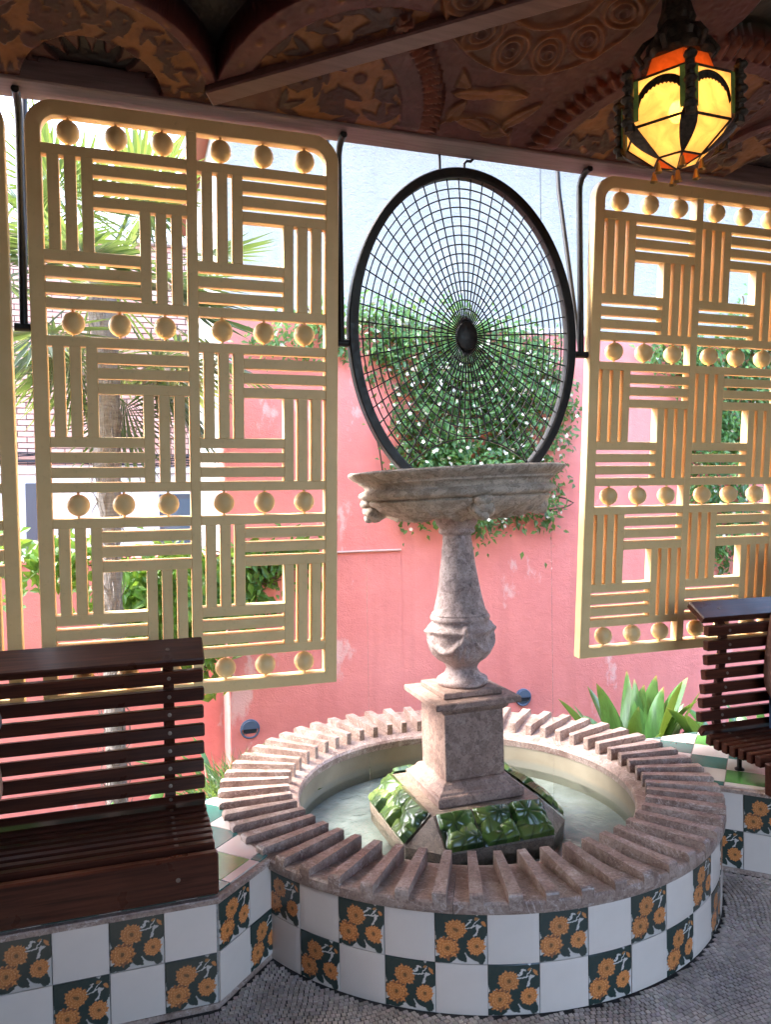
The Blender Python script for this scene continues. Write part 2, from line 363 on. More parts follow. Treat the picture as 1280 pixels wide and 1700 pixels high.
def npmesh(name, V, F, mat, col=None, smooth=False):
    """V (n,3), F (m,k) arrays; col (n,3) point colours"""
    me = bpy.data.meshes.new(name); V = np.asarray(V, np.float32); F = np.asarray(F, np.int32); k = F.shape[1]
    me.vertices.add(len(V)); me.vertices.foreach_set('co', V.ravel())
    me.loops.add(F.size); me.loops.foreach_set('vertex_index', F.ravel())
    me.polygons.add(len(F)); me.polygons.foreach_set('loop_start', np.arange(0, F.size, k, dtype=np.int32))
    me.polygons.foreach_set('use_smooth', np.full(len(F), bool(smooth)))
    me.update(calc_edges=True)
    if col is not None:
        a = me.color_attributes.new('Col', 'FLOAT_COLOR', 'POINT')
        a.data.foreach_set('color', np.c_[np.asarray(col, np.float32), np.ones(len(V), np.float32)].ravel())
    me.materials.append(MATS[mat]); return me
def grid_faces(nu, nv):
    i = np.arange(nu*nv).reshape(nu, nv)
    return np.stack([i[:-1, :-1], i[1:, :-1], i[1:, 1:], i[:-1, 1:]], -1).reshape(-1, 4)
def smoothstep(a, b, x):
    t = np.clip((x-a)/(b-a), 0, 1); return t*t*(3-2*t)
def vnoise(x, y, s, seed=0):
    """cheap value noise for numpy arrays"""
    xi, yi = np.floor(x*s).astype(int), np.floor(y*s).astype(int); fx, fy = x*s-xi, y*s-yi
    fx, fy = fx*fx*(3-2*fx), fy*fy*(3-2*fy)
    h = lambda a, b: ((np.sin(a*127.1+b*311.7+seed*74.7)*43758.5453) % 1.0)
    return (h(xi, yi)*(1-fx)+h(xi+1, yi)*fx)*(1-fy)+(h(xi, yi+1)*(1-fx)+h(xi+1, yi+1)*fx)*fy

# ------------------------------------------------------------------ the setting: floor, garden ground, ceiling, lintel
FC = (1.328, 0.026)                  # axis of the fountain
BX, BY = 0.226, -0.615               # corner of the tiled bench bases (mirrored about the fountain axis)
MX = 2*FC[0]
def base_poly(side, grow=0.0):
    """plan of a bench base: front face, 45 degree return, then the pool"""
    g = grow
    P = [(-2.6, BY-g), (BX+.41*g, BY-g), (BX+.204+.7*g, BY+.204-.7*g), (FC[0]-.981, .16), (-2.6, .16)]
    if side > 0: P = [(MX-x, y) for x, y in P][::-1]
    return P
def inside(poly, x, y):
    r = np.zeros(np.shape(x), bool); n = len(poly)
    for i in range(n):
        (x0, y0), (x1, y1) = poly[i], poly[(i+1) % n]
        c = ((y0 > y) != (y1 > y)) & (x < (x1-x0)*(y-y0)/(y1-y0+1e-12)+x0); r ^= c
    return r
def build_floor():
    fl = tag(MB().box((-3.2, -4.2, -.3), (5.6, .16, -.003)).build('floor', 'floor_grout'), kind='structure')
    # small stone tesserae, laid in gently waving rows
    p = .0162; xs = np.arange(-.7, 3.5, p); ys = np.arange(-1.62, -.28, p)
    X, Y = np.meshgrid(xs, ys, indexing='ij'); X = X.ravel(); Y = Y.ravel()
    row = np.round((Y+1.62)/p).astype(int); X = X+(row % 2)*p*.5
    Xw = X+.012*np.sin(Y*17+X*3); Yw = Y+.020*np.sin(X*7.3)+.010*np.sin(X*15+2)
    keep = (np.hypot(Xw-FC[0], Yw-FC[1]) > 1.018)
    for s in (-1, 1): keep &= ~inside(base_poly(s, .008), Xw, Yw)
    Xw, Yw = Xw[keep], Yw[keep]; n = len(Xw)
    h = p*.5*rng.uniform(.80, .93, (n, 2)); a = rng.normal(0, .07, n)+.25*np.cos(Xw*7.3)*.4; jit = rng.normal(0, .0006, (n, 2))
    cx = np.array([-1, 1, 1, -1]); cyy = np.array([-1, -1, 1, 1])
    V = np.zeros((n, 8, 3)); tz = rng.normal(0, .0005, n)
    for k in range(4):
        for lev, (sc, z) in enumerate(((1, -.004), (.92, .0012))):
            ex = cx[k]*h[:, 0]*sc*(1+rng.normal(0, .05, n)); ey = cyy[k]*h[:, 1]*sc*(1+rng.normal(0, .05, n))
            V[:, lev*4+k, 0] = Xw+jit[:, 0]+ex*np.cos(a)-ey*np.sin(a); V[:, lev*4+k, 1] = Yw+jit[:, 1]+ex*np.sin(a)+ey*np.cos(a)
            V[:, lev*4+k, 2] = z+(tz if lev else 0)
    F0 = np.array([(4, 5, 6, 7), (0, 1, 5, 4), (1, 2, 6, 5), (2, 3, 7, 6), (3, 0, 4, 7)])
    F = (F0[None]+8*np.arange(n)[:, None, None]).reshape(-1, 4)
    base = np.array([.56, .475, .415])[None]*rng.uniform(.72, 1.2, (n, 1))*np.array([1, 1, 1])[None]+rng.normal(0, .012, (n, 3))
    me = npmesh('tessera', V.reshape(-1, 3), F, 'mosaic', np.repeat(np.clip(base, .03, 1), 8, 0))
    o = ob('tessera', me, fl); o['kind'] = 'stuff'
build_floor()
gr = MB()
gr.add([(-150, .15, -.62), (150, .15, -.62), (150, 200, -.62), (-150, 200, -.62)], [(0, 1, 2, 3)])
gr.add([(-150, -150, -.31), (150, -150, -.31), (150, .151, -.31), (-150, .151, -.31)], [(0, 1, 2, 3)])
tag(gr.build('ground', 'soil'), kind='structure')
tag(MB().box((-3.2, .165, -.64), (5.6, 1.25, -.12), .02).build('planting_bed', 'soil'), kind='structure')

LZ0, LZ1 = 2.945, 3.012
lt = MB().box((-3.2, -.130, LZ0), (5.6, .006, LZ1+.02), .005)
tag(lt.build('lintel', 'mauve_wood'), kind='structure')
SLOPE = R(18)
KC, CY0, CZ0 = .963, -.128, 2.956     # pattern scale and lower edge of the sloping ceiling
def ceil_pt(a, b, h=0.0):
    """ceiling coordinates: a along the lintel, b inwards up the slope, h down from the slope"""
    return (a*KC, CY0-b*KC*math.cos(SLOPE)-h*math.sin(SLOPE), CZ0+b*KC*math.sin(SLOPE)-h*math.cos(SLOPE))
def build_ceiling():
    A0, A1, B0, B1, d = -1.1, 3.5, -.02, 1.12, .005
    na, nb = int((A1-A0)/d)+1, int((B1-B0)/d)+1
    a, b = np.meshgrid(np.linspace(A0, A1, na), np.linspace(B0, B1, nb), indexing='ij')
    H = np.zeros_like(a); C = np.zeros(a.shape+(3,)); 
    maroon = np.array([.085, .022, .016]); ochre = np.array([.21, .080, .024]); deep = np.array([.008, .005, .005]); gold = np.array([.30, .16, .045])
    dkgreen = np.array([.018, .024, .013]); plum = np.array([.075, .020, .019])
    C[:] = maroon
    def put(mask, col, w=1.0):
        m = np.clip(mask*w, 0, 1)[..., None]; C[:] = C*(1-m)+np.asarray(col)*m
    def leaf(cx, cy, ang, L, Wd, h, col, region):
        i0, i1 = int((cx-L-A0)/d), int((cx+L-A0)/d)+2; j0, j1 = int((cy-L-B0)/d), int((cy+L-B0)/d)+2
        i0, j0 = max(i0, 0), max(j0, 0); i1, j1 = min(i1, na), min(j1, nb)
        if i1 <= i0 or j1 <= j0: return
        s = (slice(i0, i1), slice(j0, j1)); x, y = a[s]-cx, b[s]-cy
        u = (x*math.cos(ang)+y*math.sin(ang))/L; v = (-x*math.sin(ang)+y*math.cos(ang))/Wd
        prof = np.clip(1-u*u, 0, 1)**.8*(1-.25*u); e = 1-np.abs(v)/np.maximum(prof, 1e-3); m = smoothstep(0, .22, e)*(np.abs(u) < 1)*region[s]
        vein = np.exp(-(v/.12)**2)*.5
        H[s] = np.maximum(H[s], np.where(m > 0, (H[s]*0+Hb[s])+h*m*(1-vein*.6), H[s]))
        C[s] = C[s]*(1-m[..., None])+np.asarray(col)*(.75+.5*random.random())*m[..., None]
    def fruit(cx, cy, r, h, col, region):
        q = np.hypot(a-cx, b-cy)/r; m = smoothstep(1, .85, q)*region
        H[:] = np.maximum(H, np.where(m > 0, Hb+h*np.sqrt(np.clip(1-q*q, 0, 1))*m, H)); C[:] = C*(1-m[..., None])+np.asarray(col)*m[..., None]
    def foliage(region, n, L=(.05, .09), seed=1, box=None):
        put(region, ochre); rn = random.Random(seed)
        ys, xs = None, None
        idx = np.argwhere(region > .5)
        if not len(idx): return
        pts = []
        for _ in range(n*6):
            i, j = idx[rn.randrange(len(idx))]; p = (A0+i*d, B0+j*d)
            if all(math.hypot(p[0]-q[0], p[1]-q[1]) > L[0]*1.15 for q in pts): pts.append(p)
            if len(pts) >= n: break
        for k, p in enumerate(pts):
            if k % 6 == 0: fruit(p[0], p[1], rn.uniform(.026, .036), .009, maroon*.8, region)
            else:
                an = rn.uniform(0, 6.28); l = rn.uniform(*L)
                for q in (-1, 0, 1): leaf(p[0]+l*.42*math.cos(an+q*.95), p[1]+l*.42*math.sin(an+q*.95), an+q*.95, l*(.56 if q else .66), l*.21, .0055, maroon*.62, region)
    Hb = np.zeros_like(a)
    def level(mask, h): 
        nonlocal Hb
        Hb = Hb*(1-mask)+h*mask; H[:] = H*(1-mask)+h*mask
    def rad(cx, cy): return np.hypot(a-cx, b-cy)
    beam = (b-.02)-(a-.16)*math.tan(R(29.5)); above = smoothstep(-.004, .004, beam)
    # left bay
    r1 = rad(-.09, -.03)
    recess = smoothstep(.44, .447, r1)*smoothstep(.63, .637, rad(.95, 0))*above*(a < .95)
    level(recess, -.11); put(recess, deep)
    band = smoothstep(.235, .24, r1)*smoothstep(.405, .40, r1)*(a < .42); level(band, .004); foliage(band, 60, (.06, .10), 3)
    bd = smoothstep(.40, .405, r1)*smoothstep(.447, .44, r1)*above; level(bd, .016); put(bd, plum*1.5)
    t1 = np.arctan2(b+.03, a+.09)
    dots = np.clip(np.cos(t1*26), 0, 1)**3*np.exp(-((r1-.422)/.009)**2); H += dots*.006*(bd > .5); put(dots*(bd > .5), ochre*1.1)
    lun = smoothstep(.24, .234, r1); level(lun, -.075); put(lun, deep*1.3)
    teeth = (np.abs(((t1*9/math.pi) % 1)-.5)*2 < (r1-.12)/.09)*smoothstep(.235, .22, r1)*(r1 > .12); H += teeth*.022; put(teeth.astype(float), maroon*.8)
    # second arch, above the beam
    r2 = rad(.95, 0); t2 = np.arctan2(b, a-.95)
    bd = smoothstep(.53, .535, r2)*smoothstep(.637, .63, r2)*above*(a < 1.0); level(bd, .014); put(bd, plum*1.4)
    dots = np.clip(np.cos(t2*34), 0, 1)**3*np.exp(-((r2-.582)/.010)**2); H += dots*.006*(bd > .5); put(dots*(bd > .5), ochre)
    reg = smoothstep(.535, .53, r2)*above*(a < 1.0); level(reg, .0); foliage(reg, 46, (.07, .12), 5)
    # below the beam
    below = 1-above; r3 = rad(.6, 0)
    reg = below*smoothstep(.56, .565, a)*smoothstep(.445, .44, r3); level(reg, .006); foliage(reg, 34, (.07, .12), 9)
    sm = below*smoothstep(.44, .445, r3)*smoothstep(.535, .53, r3); level(sm, .02); put(sm, plum)
    t3 = np.arctan2(b, a-.6)
    saw = ((t3*60/math.pi) % 1); spk = (below+above*(a > .9) > .5)*smoothstep(.53, .535, r3)*((r3-.53)/.085 < .35+.65*(1-saw))*(a > .7); H += spk*(.02*(1-saw)+.006); put(spk.astype(float), maroon*1.6*.8+ochre*.25)
    # medallion
    rm = rad(1.37, .75); tm = np.arctan2(b-.75, a-1.37)
    md = smoothstep(.395, .385, rm)*(a > .97); level(md, .012); put(md, np.array([.085, .032, .020]))
    ring = np.exp(-((rm-.385)/.008)**2)*(a > .95); H += ring*.012; put(ring, ochre*1.0, .6)
    k = 13; loc = ((tm*k/(2*math.pi)) % 1)-.5; ax = loc*2*math.pi/k*rm; ay = rm-.30
    for sc, hh in ((1.0, .012), (.62, .010)):
        q = np.sqrt((ax/(.058*sc))**2+(ay/(.075*sc))**2); H += np.exp(-((q-1)/.13)**2)*hh*md; put(np.exp(-((q-1)/.16)**2)*md, ochre*1.05, .65)
    H += .012*np.exp(-((np.hypot(ax, ay)-.02)/.007)**2)*md; put(np.exp(-((rm-.19)/.012)**2)*md, ochre, .7); H += np.exp(-((rm-.19)/.01)**2)*.012*md
    # pendentives between medallion and lintel
    mid = (a > 1.2)*(rm > .40)*(rad(2.3, 0) > .69)
    for cx, cy, an, L, Wd in ((1.18, .30, -.4, .09, .05), (1.30, .24, .15, .10, .03), (1.42, .26, .1, .09, .035), (1.52, .17, .9, .10, .03), (1.34, .10, -.3, .10, .035), (1.46, .07, .3, .07, .03), (1.25, .15, 1.2, .06, .03)):
        leaf(cx, cy, an, L, Wd, .013, ochre*.75, mid.astype(float))
    gl = np.exp(-((a-1.44)/.05)**2-((b-.20)/.09)**2)*mid; put(gl, gold, .55)
    hoop = np.exp(-((rad(1.36, -.06)-.20)/.008)**2)*mid; H += hoop*.010; put(hoop, ochre*.8, .7)
    # right arch with its toothed edge
    r4 = rad(2.3, 0); t4 = np.arctan2(b, a-2.3); saw = ((t4*44/math.pi) % 1)
    sp = smoothstep(.60, .604, r4)*((r4-.60)/.085 < .4+.6*(1-np.abs(saw-.5)*2)); H += sp*(.022*(1-np.abs(saw-.5)*2)+.006); put(sp.astype(float), maroon*1.1+ochre*.22)
    sm = smoothstep(.545, .55, r4)*smoothstep(.604, .60, r4); level(sm, .022); put(sm, plum*1.2)
    reg = smoothstep(.28, .285, r4)*smoothstep(.55, .545, r4)*(a < 2.52); level(reg, .004); foliage(reg, 44, (.07, .12), 13); 
    reg = smoothstep(.285, .28, r4); level(reg, .016); put(reg, maroon*.9)
    # right lunette and its band
    r5 = rad(2.92, -.02); band = smoothstep(.24, .245, r5)*smoothstep(.43, .425, r5); level(band, .008); foliage(band, 44, (.06, .10), 17)
    bd = smoothstep(.425, .43, r5)*smoothstep(.475, .47, r5); level(bd, .018); put(bd, plum*1.4)
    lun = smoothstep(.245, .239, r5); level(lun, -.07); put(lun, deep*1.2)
    grn = smoothstep(2.02, 2.05, a+.12*np.sin(b*6))*smoothstep(.60, .63, b)*smoothstep(.475, .48, r5)*(r4 > .69); level(grn, -.05); put(grn, dkgreen)
    H += (vnoise(a, b, 90, 1)-.5)*.0025+(vnoise(a, b, 35, 2)-.5)*.002
    C *= (.85+.3*vnoise(a, b, 24, 3))[..., None]
    H = np.where(H > 0, H*smoothstep(.0, .05, b), H*smoothstep(-.005, .02, b)); cs, sn = math.cos(SLOPE), math.sin(SLOPE)
    V = np.stack([a*KC, CY0-b*KC*cs-H*sn, CZ0+b*KC*sn-H*cs], -1).reshape(-1, 3)
    F = grid_faces(na, nb)
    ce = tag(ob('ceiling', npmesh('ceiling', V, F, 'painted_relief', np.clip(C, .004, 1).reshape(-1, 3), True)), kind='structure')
    # plain ceiling beyond, to both sides and over the room
    p = MB(); z1 = CZ0+B1*KC*sn; y1 = CY0-B1*KC*cs; A0 *= KC; A1 *= KC
    p.add([(A1, CY0+.02, CZ0-.001), (5.6, CY0+.02, CZ0-.001), (5.6, y1, z1), (A1, y1, z1)], [(0, 1, 2, 3)])
    p.add([(-3.2, CY0+.02, CZ0-.001), (A0, CY0+.02, CZ0-.001), (A0, y1, z1), (-3.2, y1, z1)], [(0, 1, 2, 3)])
    p.add([(-3.2, y1, z1), (5.6, y1, z1), (5.6, -4.2, z1+.05), (-3.2, -4.2, z1+.05)], [(0, 1, 2, 3)])
    p.add([(-3.2, .031, LZ1+.10), (5.6, .031, LZ1+.10), (5.6, y1, z1+.2), (-3.2, y1, z1+.2), (5.6, -4.2, z1+.2), (-3.2, -4.2, z1+.2)], [(0, 1, 2, 3), (3, 2, 4, 5)]); p.box((-3.2, .023, LZ1+.058), (5.6, .03, LZ1+.098))
    p.build('plain_panel', 'ceiling_plaster', ce)
    # diagonal beam
    P0, P1 = Vector(ceil_pt(.305, .052)), Vector(ceil_pt(2.12, 1.10)); dr = (P1-P0).normalized(); nn = Vector((0, -math.sin(SLOPE), -math.cos(SLOPE))); sd = dr.cross(nn).normalized()
    M = Matrix((( dr.x, sd.x, nn.x, P0.x), (dr.y, sd.y, nn.y, P0.y), (dr.z, sd.z, nn.z, P0.z), (0, 0, 0, 1)))
    bm = MB().box((0, -.034, -.10), ((P1-P0).length, .034, .034), .006, M); bm.build('beam', 'beam_paint', ce)
build_ceiling()
# unseen house wall behind the viewer, its doorway added to let light in
hw = MB(); hw.box((-3.2, -4.3, -.3), (.8, -4.2, 3.7)); hw.box((2.9, -4.3, -.3), (5.6, -4.2, 3.7)); hw.box((.8, -4.3, 3.2), (2.9, -4.2, 3.7))
tag(hw.build('wall_back', 'ceiling_plaster'), kind='structure')
tag(MB().box((-3.3, -4.3, -.3), (-3.2, -.1, 3.7)).build('added_wall_left', 'ceiling_plaster'), kind='structure'); tag(MB().box((5.6, -4.3, -.3), (5.7, -.1, 3.7)).build('added_wall_right', 'ceiling_plaster'), kind='structure')  # unseen end walls, added to keep side light out of the room

# ------------------------------------------------------------------ hanging screens
PW, PM, PER, HB, PT, FR = .4844, .0371, .65, .0952, .048, .050   # cell width, mullion, period, ball row height, thickness, frame
PIV_Z, ROW_Z, TILT = 2.157, 2.872, .0799
SLOT, SLAT = .0172, .0378; GRP = 3*(SLOT+SLAT); SLEN = PW-GRP
RAIL = (PER-HB-PW)/2
def rrect(x0, x1, z0, z1, rt, rb, n=8):
    P = []
    for cx, cz, r, a0 in ((x1-rt, z1-rt, rt, 0), (x0+rt, z1-rt, rt, 90), (x0+rb, z0+rb, rb, 180), (x1-rb, z0+rb, rb, 270)):
        for k in range(n+1):
            t = R(a0+90*k/n); P.append((cx+r*math.cos(t), cz+r*math.sin(t)))
    return P
def screen_meshes():
    S = {}
    TW = 2*PW+PM; H = 3*PER+HB
    out = rrect(-FR, TW+FR, -H-FR+.004, FR, .10, .004); inn = rrect(0, TW, -H, 0, .055, .002); c = .0025
    n = len(out); y0, y1 = -PT/2, PT/2; cen = Vector((TW/2, -H/2))
    def off(P, k): return [(x+(k if x > cen.x else -k), z+(k if z > cen.y else -k)) for x, z in P]
    rings = [(out, y0+c), (off(out, -c), y0), (off(inn, c), y0), (inn, y0+c), (inn, y1-c), (off(inn, c), y1), (off(out, -c), y1), (out, y1-c)]
    vs = [(x, y, z) for P, y in rings for x, z in P]; fs = []
    for r in range(8):
        q = (r+1) % 8
        for i in range(n):
            j = (i+1) % n; fs.append((r*n+i, r*n+j, q*n+j, q*n+i))
    S['frame'] = MB().add(vs, fs).mesh('frame', 'cream_paint', True)
    t = PT/2-.0015
    S['slat'] = MB().box((0, -t, -SLAT), (SLEN, t, 0), .0014).mesh('slat', 'cream_paint')
    S['rail'] = MB().box((0, -t, -RAIL), (PW, t, 0), .0014).mesh('rail', 'cream_paint')
    S['mullion'] = MB().box((0, -t-.0007, -H), (PM, t+.0007, 0), .0016).mesh('mullion', 'cream_paint')
    b = MB().sphere((0, 0, 0), .040, 24, 16); S['ball'] = b.mesh('ball', 'cream_paint', 'full')
    p = MB().lathe([(.0052, -.0475), (.0052, .0475)], 10); S['pin'] = p.mesh('pin', 'cream_paint', True)
    s = MB().lathe([(.0045, 0), (.0045, .0012)], 10); S['screw'] = s.mesh('screw', 'brass', True)
    return S
SM = screen_meshes()
def screen(x0, label):
    t = thing('hanging_screen', label, 'screen', (x0, 0, PIV_Z), 'cream slatted screens hung from the lintel'); t.rotation_euler = (TILT, 0, 0)
    zt = ROW_Z-PIV_Z
    ob('frame', SM['frame'], t, (0, 0, zt)); ob('mullion', SM['mullion'], t, (PW, 0, zt))
    for c in range(2):
        cx = c*(PW+PM)
        for r in range(4):
            z = zt-r*PER
            for q, fx in enumerate((.18, .505, .83)):
                bl = ob('ball', SM['ball'], t, (cx+fx*PW, -.002, z-HB/2)); bl.rotation_euler = (random.uniform(-.2, .2), random.uniform(-.2, .2), random.uniform(0, 6))
                pn = ob('pin', SM['pin'], bl); pn.rotation_euler = (-bl.rotation_euler[0], -bl.rotation_euler[1], 0)
        for r in range(3):
            z = zt-r*PER-HB
            ob('rail', SM['rail'], t, (cx, 0, z)); ob('rail', SM['rail'], t, (cx, 0, z-RAIL-PW))
            zb = z-RAIL
            V = R(90)
            for k in range(3):
                o = SLOT+k*(SLOT+SLAT)
                ob('slat', SM['slat'], t, (cx+o, 0, zb-SLEN), (0, -V, 0)).location.x += SLAT-SLAT   # upright, beside the stile
                ob('slat', SM['slat'], t, (cx+GRP, 0, zb-o))                                        # level, under the upper rail
                ob('slat', SM['slat'], t, (cx+PW-GRP+k*(SLOT+SLAT), 0, zb-PW), (0, -V, 0))         # upright, beside the far stile
                ob('slat', SM['slat'], t, (cx, 0, zb-PW+GRP-k*(SLOT+SLAT)))                         # level, over the lower rail
    return t
SX0, SX1 = -.2633, 1.9901
screen(SX0, 'whole cream slatted screen with wooden balls hanging behind the near bench, beside the oval mesh')
screen(SX1, 'cream slatted screen hanging behind the lantern and the bench on the right side')
screen(SX0-2*PW-PM-2*FR-.062, 'cream screen at the left picture edge of which only one stile shows')

# ------------------------------------------------------------------ black rods that carry the screens
def rod(x, label, dx=.03, top=LZ0):
    t = thing('hanger_rod', label, 'rod', (x, 0, top), 'black iron rods hanging from the lintel')
    d = top-PIV_Z
    MB().tube([(0, -.085, -.010), (0, -.05, -.012), (0, -.018, -.028), (0, -.003, -.055), (0, 0, -.09), (0, 0, -d*.6), (0, 0, -d)], .0135, 12).build('upright_rod', 'black_iron', t, True)
    MB().tube([(0, .0, .115), (0, .16, .115), (0, .178, .10), (0, .17, -.01), (0, .012, -d+.04), (0, .006, -d)], .0105, 10).build('stay', 'black_iron', t, True)
    MB().tube([(-dx, 0, -d-.004), (dx, 0, -d-.004)], .015, 12).build('pivot', 'black_iron', t, True)
    return t
rod(-.337, 'black iron rod between the left edge screen and the whole screen')
rod(.812, 'black iron rod just beside the oval mesh and the whole screen', .03)
rod(1.908, 'black iron rod between the oval mesh and the screen behind the lantern', .03)

# ------------------------------------------------------------------ oval wire mesh standing in the fountain basin
def web():
    cx, cz, ra, rb = 1.355, 2.207, .512, .687
    t = thing('wire_mesh_oval', 'black oval iron spider web mesh standing in the fountain basin', 'metal mesh', (cx, 0, cz))
    # frame: flat bar bent to an oval
    n = 120; vs = []; fs = []
    for i in range(n):
        a = 2*math.pi*i/n; c, s = math.cos(a), math.sin(a)
        for k, y in ((0, -.024), (-.030, -.024), (-.036, -.018), (-.036, .018), (-.030, .024), (0, .024), (.004, .02), (.004, -.02)):
            vs.append(((ra+k)*c, y, (rb+k)*s))
    for i in range(n):
        for k in range(8):
            j = (i+1) % n; l = (k+1) % 8; fs.append((i*8+k, j*8+k, j*8+l, i*8+l))
    MB().add(vs, fs).build('oval_frame', 'black_iron', t, 40)
    AR, AZ = .396, 1.383-cz                     # arch that closes the mesh above the basin
    AX = .012
    keep = lambda x, z: (x-AX)**2+(z-AZ)**2 > AR**2 or z > -.4
    a0 = math.asin(.273/AR)
    MB().tube([(AX+AR*math.sin(u), 0, AZ+AR*math.cos(u)) for u in np.linspace(-a0, a0, 40)], .0034, 6).build('arch_wire', 'black_iron', t, True)
    hub = MB()
    hub.lathe([(.001, -.02), (.03, -.019), (.046, -.012), (.05, 0), (.046, .012), (.03, .019), (.001, .02)], 28)
    hub.v = [(x, z, y*1.25) for x, y, z in hub.v]; hub.build('hub', 'black_iron', t, True)
    N = 56
    for k in range(N):
        a = 2*math.pi*(k+.5)/N; c, s = math.cos(a), math.sin(a); pts = []
        for f in np.linspace(.075, .953, 40):
            x, z = ra*f*c, rb*f*s
            if keep(x, z): pts.append((x, -.003, z))
            else: break
        if len(pts) > 2: MB().tube([pts[0], pts[-1]], .0029, 6).build('spoke', 'black_iron', t, True)
    for k in range(14):
        f = .165+k*(.945-.165)/14; run = []; runs = []
        for i in range(145):
            a = math.pi/2+2*math.pi*i/144; x, z = ra*f*math.cos(a), rb*f*math.sin(a)
            if keep(x, z): run.append((x, .002, z))
            elif run: runs.append(run); run = []
        if run: runs.append(run)
        m = MB()
        for r in runs:
            if len(r) > 2: m.tube(r, .0029, 6)
        m.build('ring_wire', 'black_iron', t, True)
    MB().tube([(-.11, 0, .70-.02), (-.112, 0, LZ0-cz+.02)], .006, 8).build('hook', 'black_iron', t, True)
    MB().tube([(.0, 0, .685), (.0, 0, .715), (.012, 0, .728), (.03, 0, .728), (.04, 0, .738), (.042, 0, LZ0-cz+.02)], .006, 8).build('hook', 'black_iron', t, True)
web()

# ------------------------------------------------------------------ stone fountain
def lean(o, dx, dy, z0): pass
def build_fountain():
    t = thing('fountain', 'carved stone fountain with round basin on a vase shaped shaft and square pedestal', 'fountain', (FC[0], FC[1], 0))
    # square pedestal
    def sq(prof, half_scale=1.0):
        """square moulding: list of (half width, z)"""
        m = MB(); vs = []; fs = []
        for h, z in prof: vs += [(-h, -h, z), (h, -h, z), (h, h, z), (-h, h, z)]
        for k in range(len(prof)-1):
            for i in range(4):
                j = (i+1) % 4; fs.append((k*4+i, k*4+j, k*4+4+j, k*4+4+i))
        fs.append((3, 2, 1, 0)); b = (len(prof)-1)*4; fs.append((b, b+1, b+2, b+3)); return m.add(vs, fs)
    ped = thing('pedestal', None, None); ped.parent = t; ped.rotation_euler = (0, R(-.7), 0)
    def ch(h, z0, z1, c=.005): return [(h-c, z0), (h, z0+c), (h, z1-c), (h-c, z1)]
    sq(ch(.189, .302, .343)+[(.176, .345), (.173, .352), (.160, .362), (.149, .378), (.140, .384), (.132, .386)]).build('foot_moulding', 'die_stone', ped)
    sq([(.131, .387), (.131, .655)]).build('die', 'die_stone', ped)
    sq([(.132, .6555), (.140, .662), (.148, .672), (.150, .680), (.178, .688), (.186, .690), (.188, .693), (.188, .712), (.184, .716), (.13, .7165)]).build('cap_moulding', 'die_stone', ped)
    sq(ch(.130, .717, .743, .004)).build('upper_slab', 'die_stone', ped)
    # baluster shaft, turned, with carved drapery on the vase
    up = thing('shaft', None, None, (0, 0, .743)); up.parent = t; up.rotation_euler = (0, R(-1.5), 0)
    prof = [(.098, .0), (.106, .006), (.109, .016), (.106, .026), (.099, .031), (.088, .035), (.075, .048), (.067, .064), (.066, .074), (.072, .086), (.084, .098), (.100, .112), (.112, .128), (.120, .148), (.1235, .170),
            (.1235, .20), (.1215, .235), (.119, .262), (.119, .272), (.1245, .276), (.1265, .284), (.1245, .292), (.117, .296), (.119, .301), (.1165, .306), (.110, .314), (.103, .34), (.096, .372), (.089, .41), (.082, .455), (.0745, .505), (.068, .55), (.0625, .60), (.060, .630),
            (.062, .634), (.074, .640), (.078, .648), (.074, .656), (.0735, .662), (.086, .680), (.093, .700), (.094, .712)]
    P2 = []
    for (r0, z0), (r1, z1) in zip(prof[:-1], prof[1:]):
        k = max(1, int(math.hypot(r1-r0, z1-z0)/.006)); P2 += [(r0+(r1-r0)*i/k, z0+(z1-z0)*i/k) for i in range(k)]
    P2.append(prof[-1])
    def carve(r, z, a, k):
        d = 0.0
        if .10 < z < .27:
            w = math.sin(math.pi*min(1, max(0, (z-.10)/.17)))**.6
            for s in range(4):
                u = (a-(R(-102)+s*math.pi/2)+math.pi) % (2*math.pi)-math.pi
                zz = (.262-z)/.16                        # 0 at the knot, 1 at the hem
                if zz > 0:
                    fan = u/(.12+.62*zz)
                    if abs(fan) < 1.15:
                        d += .0165*w*max(0, 1-abs(fan)**3)*(.35+.65*abs(math.cos(fan*7.5+1.2*zz))**.7)
                d += .012*math.exp(-(u/.12)**2-((z-.258)/.014)**2)
                sw = .235-.085*math.cos(max(-1.57, min(1.57, (abs(u)-.78)*1.9)))  # swag between the knots
                d += .008*math.exp(-((z-sw)/.013)**2)*(1 if abs(u) > .25 else 0)
        d += .0016*float(vnoise(np.float64(a*r*1.0), np.float64(z), 70, 4)-.5)+.0012*float(vnoise(np.float64(a*r), np.float64(z), 150, 8)-.5)
        return r+d, z
    MB().lathe(P2, 220, fn=carve).build('baluster', 'shaft_stone', up, 60)
    # basin
    ba = thing('basin', None, None, (-.012, 0, 1.445)); ba.parent = t; ba.rotation_euler = (R(-.6), R(-1.9), 0)
    outp = [(.05, .0), (.094, .003), (.16, .010), (.24, .020), (.31, .036), (.355, .056), (.378, .074), (.386, .084), (.376, .090), (.384, .092), (.402, .096), (.413, .104), (.415, .113), (.408, .123), (.394, .129), (.387, .134), (.389, .143), (.400, .153), (.412, .158), (.413, .164), (.416, .167),
            (.428, .172), (.440, .180), (.449, .188), (.4545, .193), (.4555, .200), (.450, .206), (.441, .207), (.425, .203), (.41, .19), (.395, .165), (.36, .14), (.27, .105), (.15, .08), (.02, .07)]
    P3 = []
    for k, ((r0, z0), (r1, z1)) in enumerate(zip(outp[:-1], outp[1:])):
        s = max(1, int(math.hypot(r1-r0, z1-z0)/.008)); P3 += [(r0+(r1-r0)*i/s, z0+(z1-z0)*i/s) for i in range(s)]
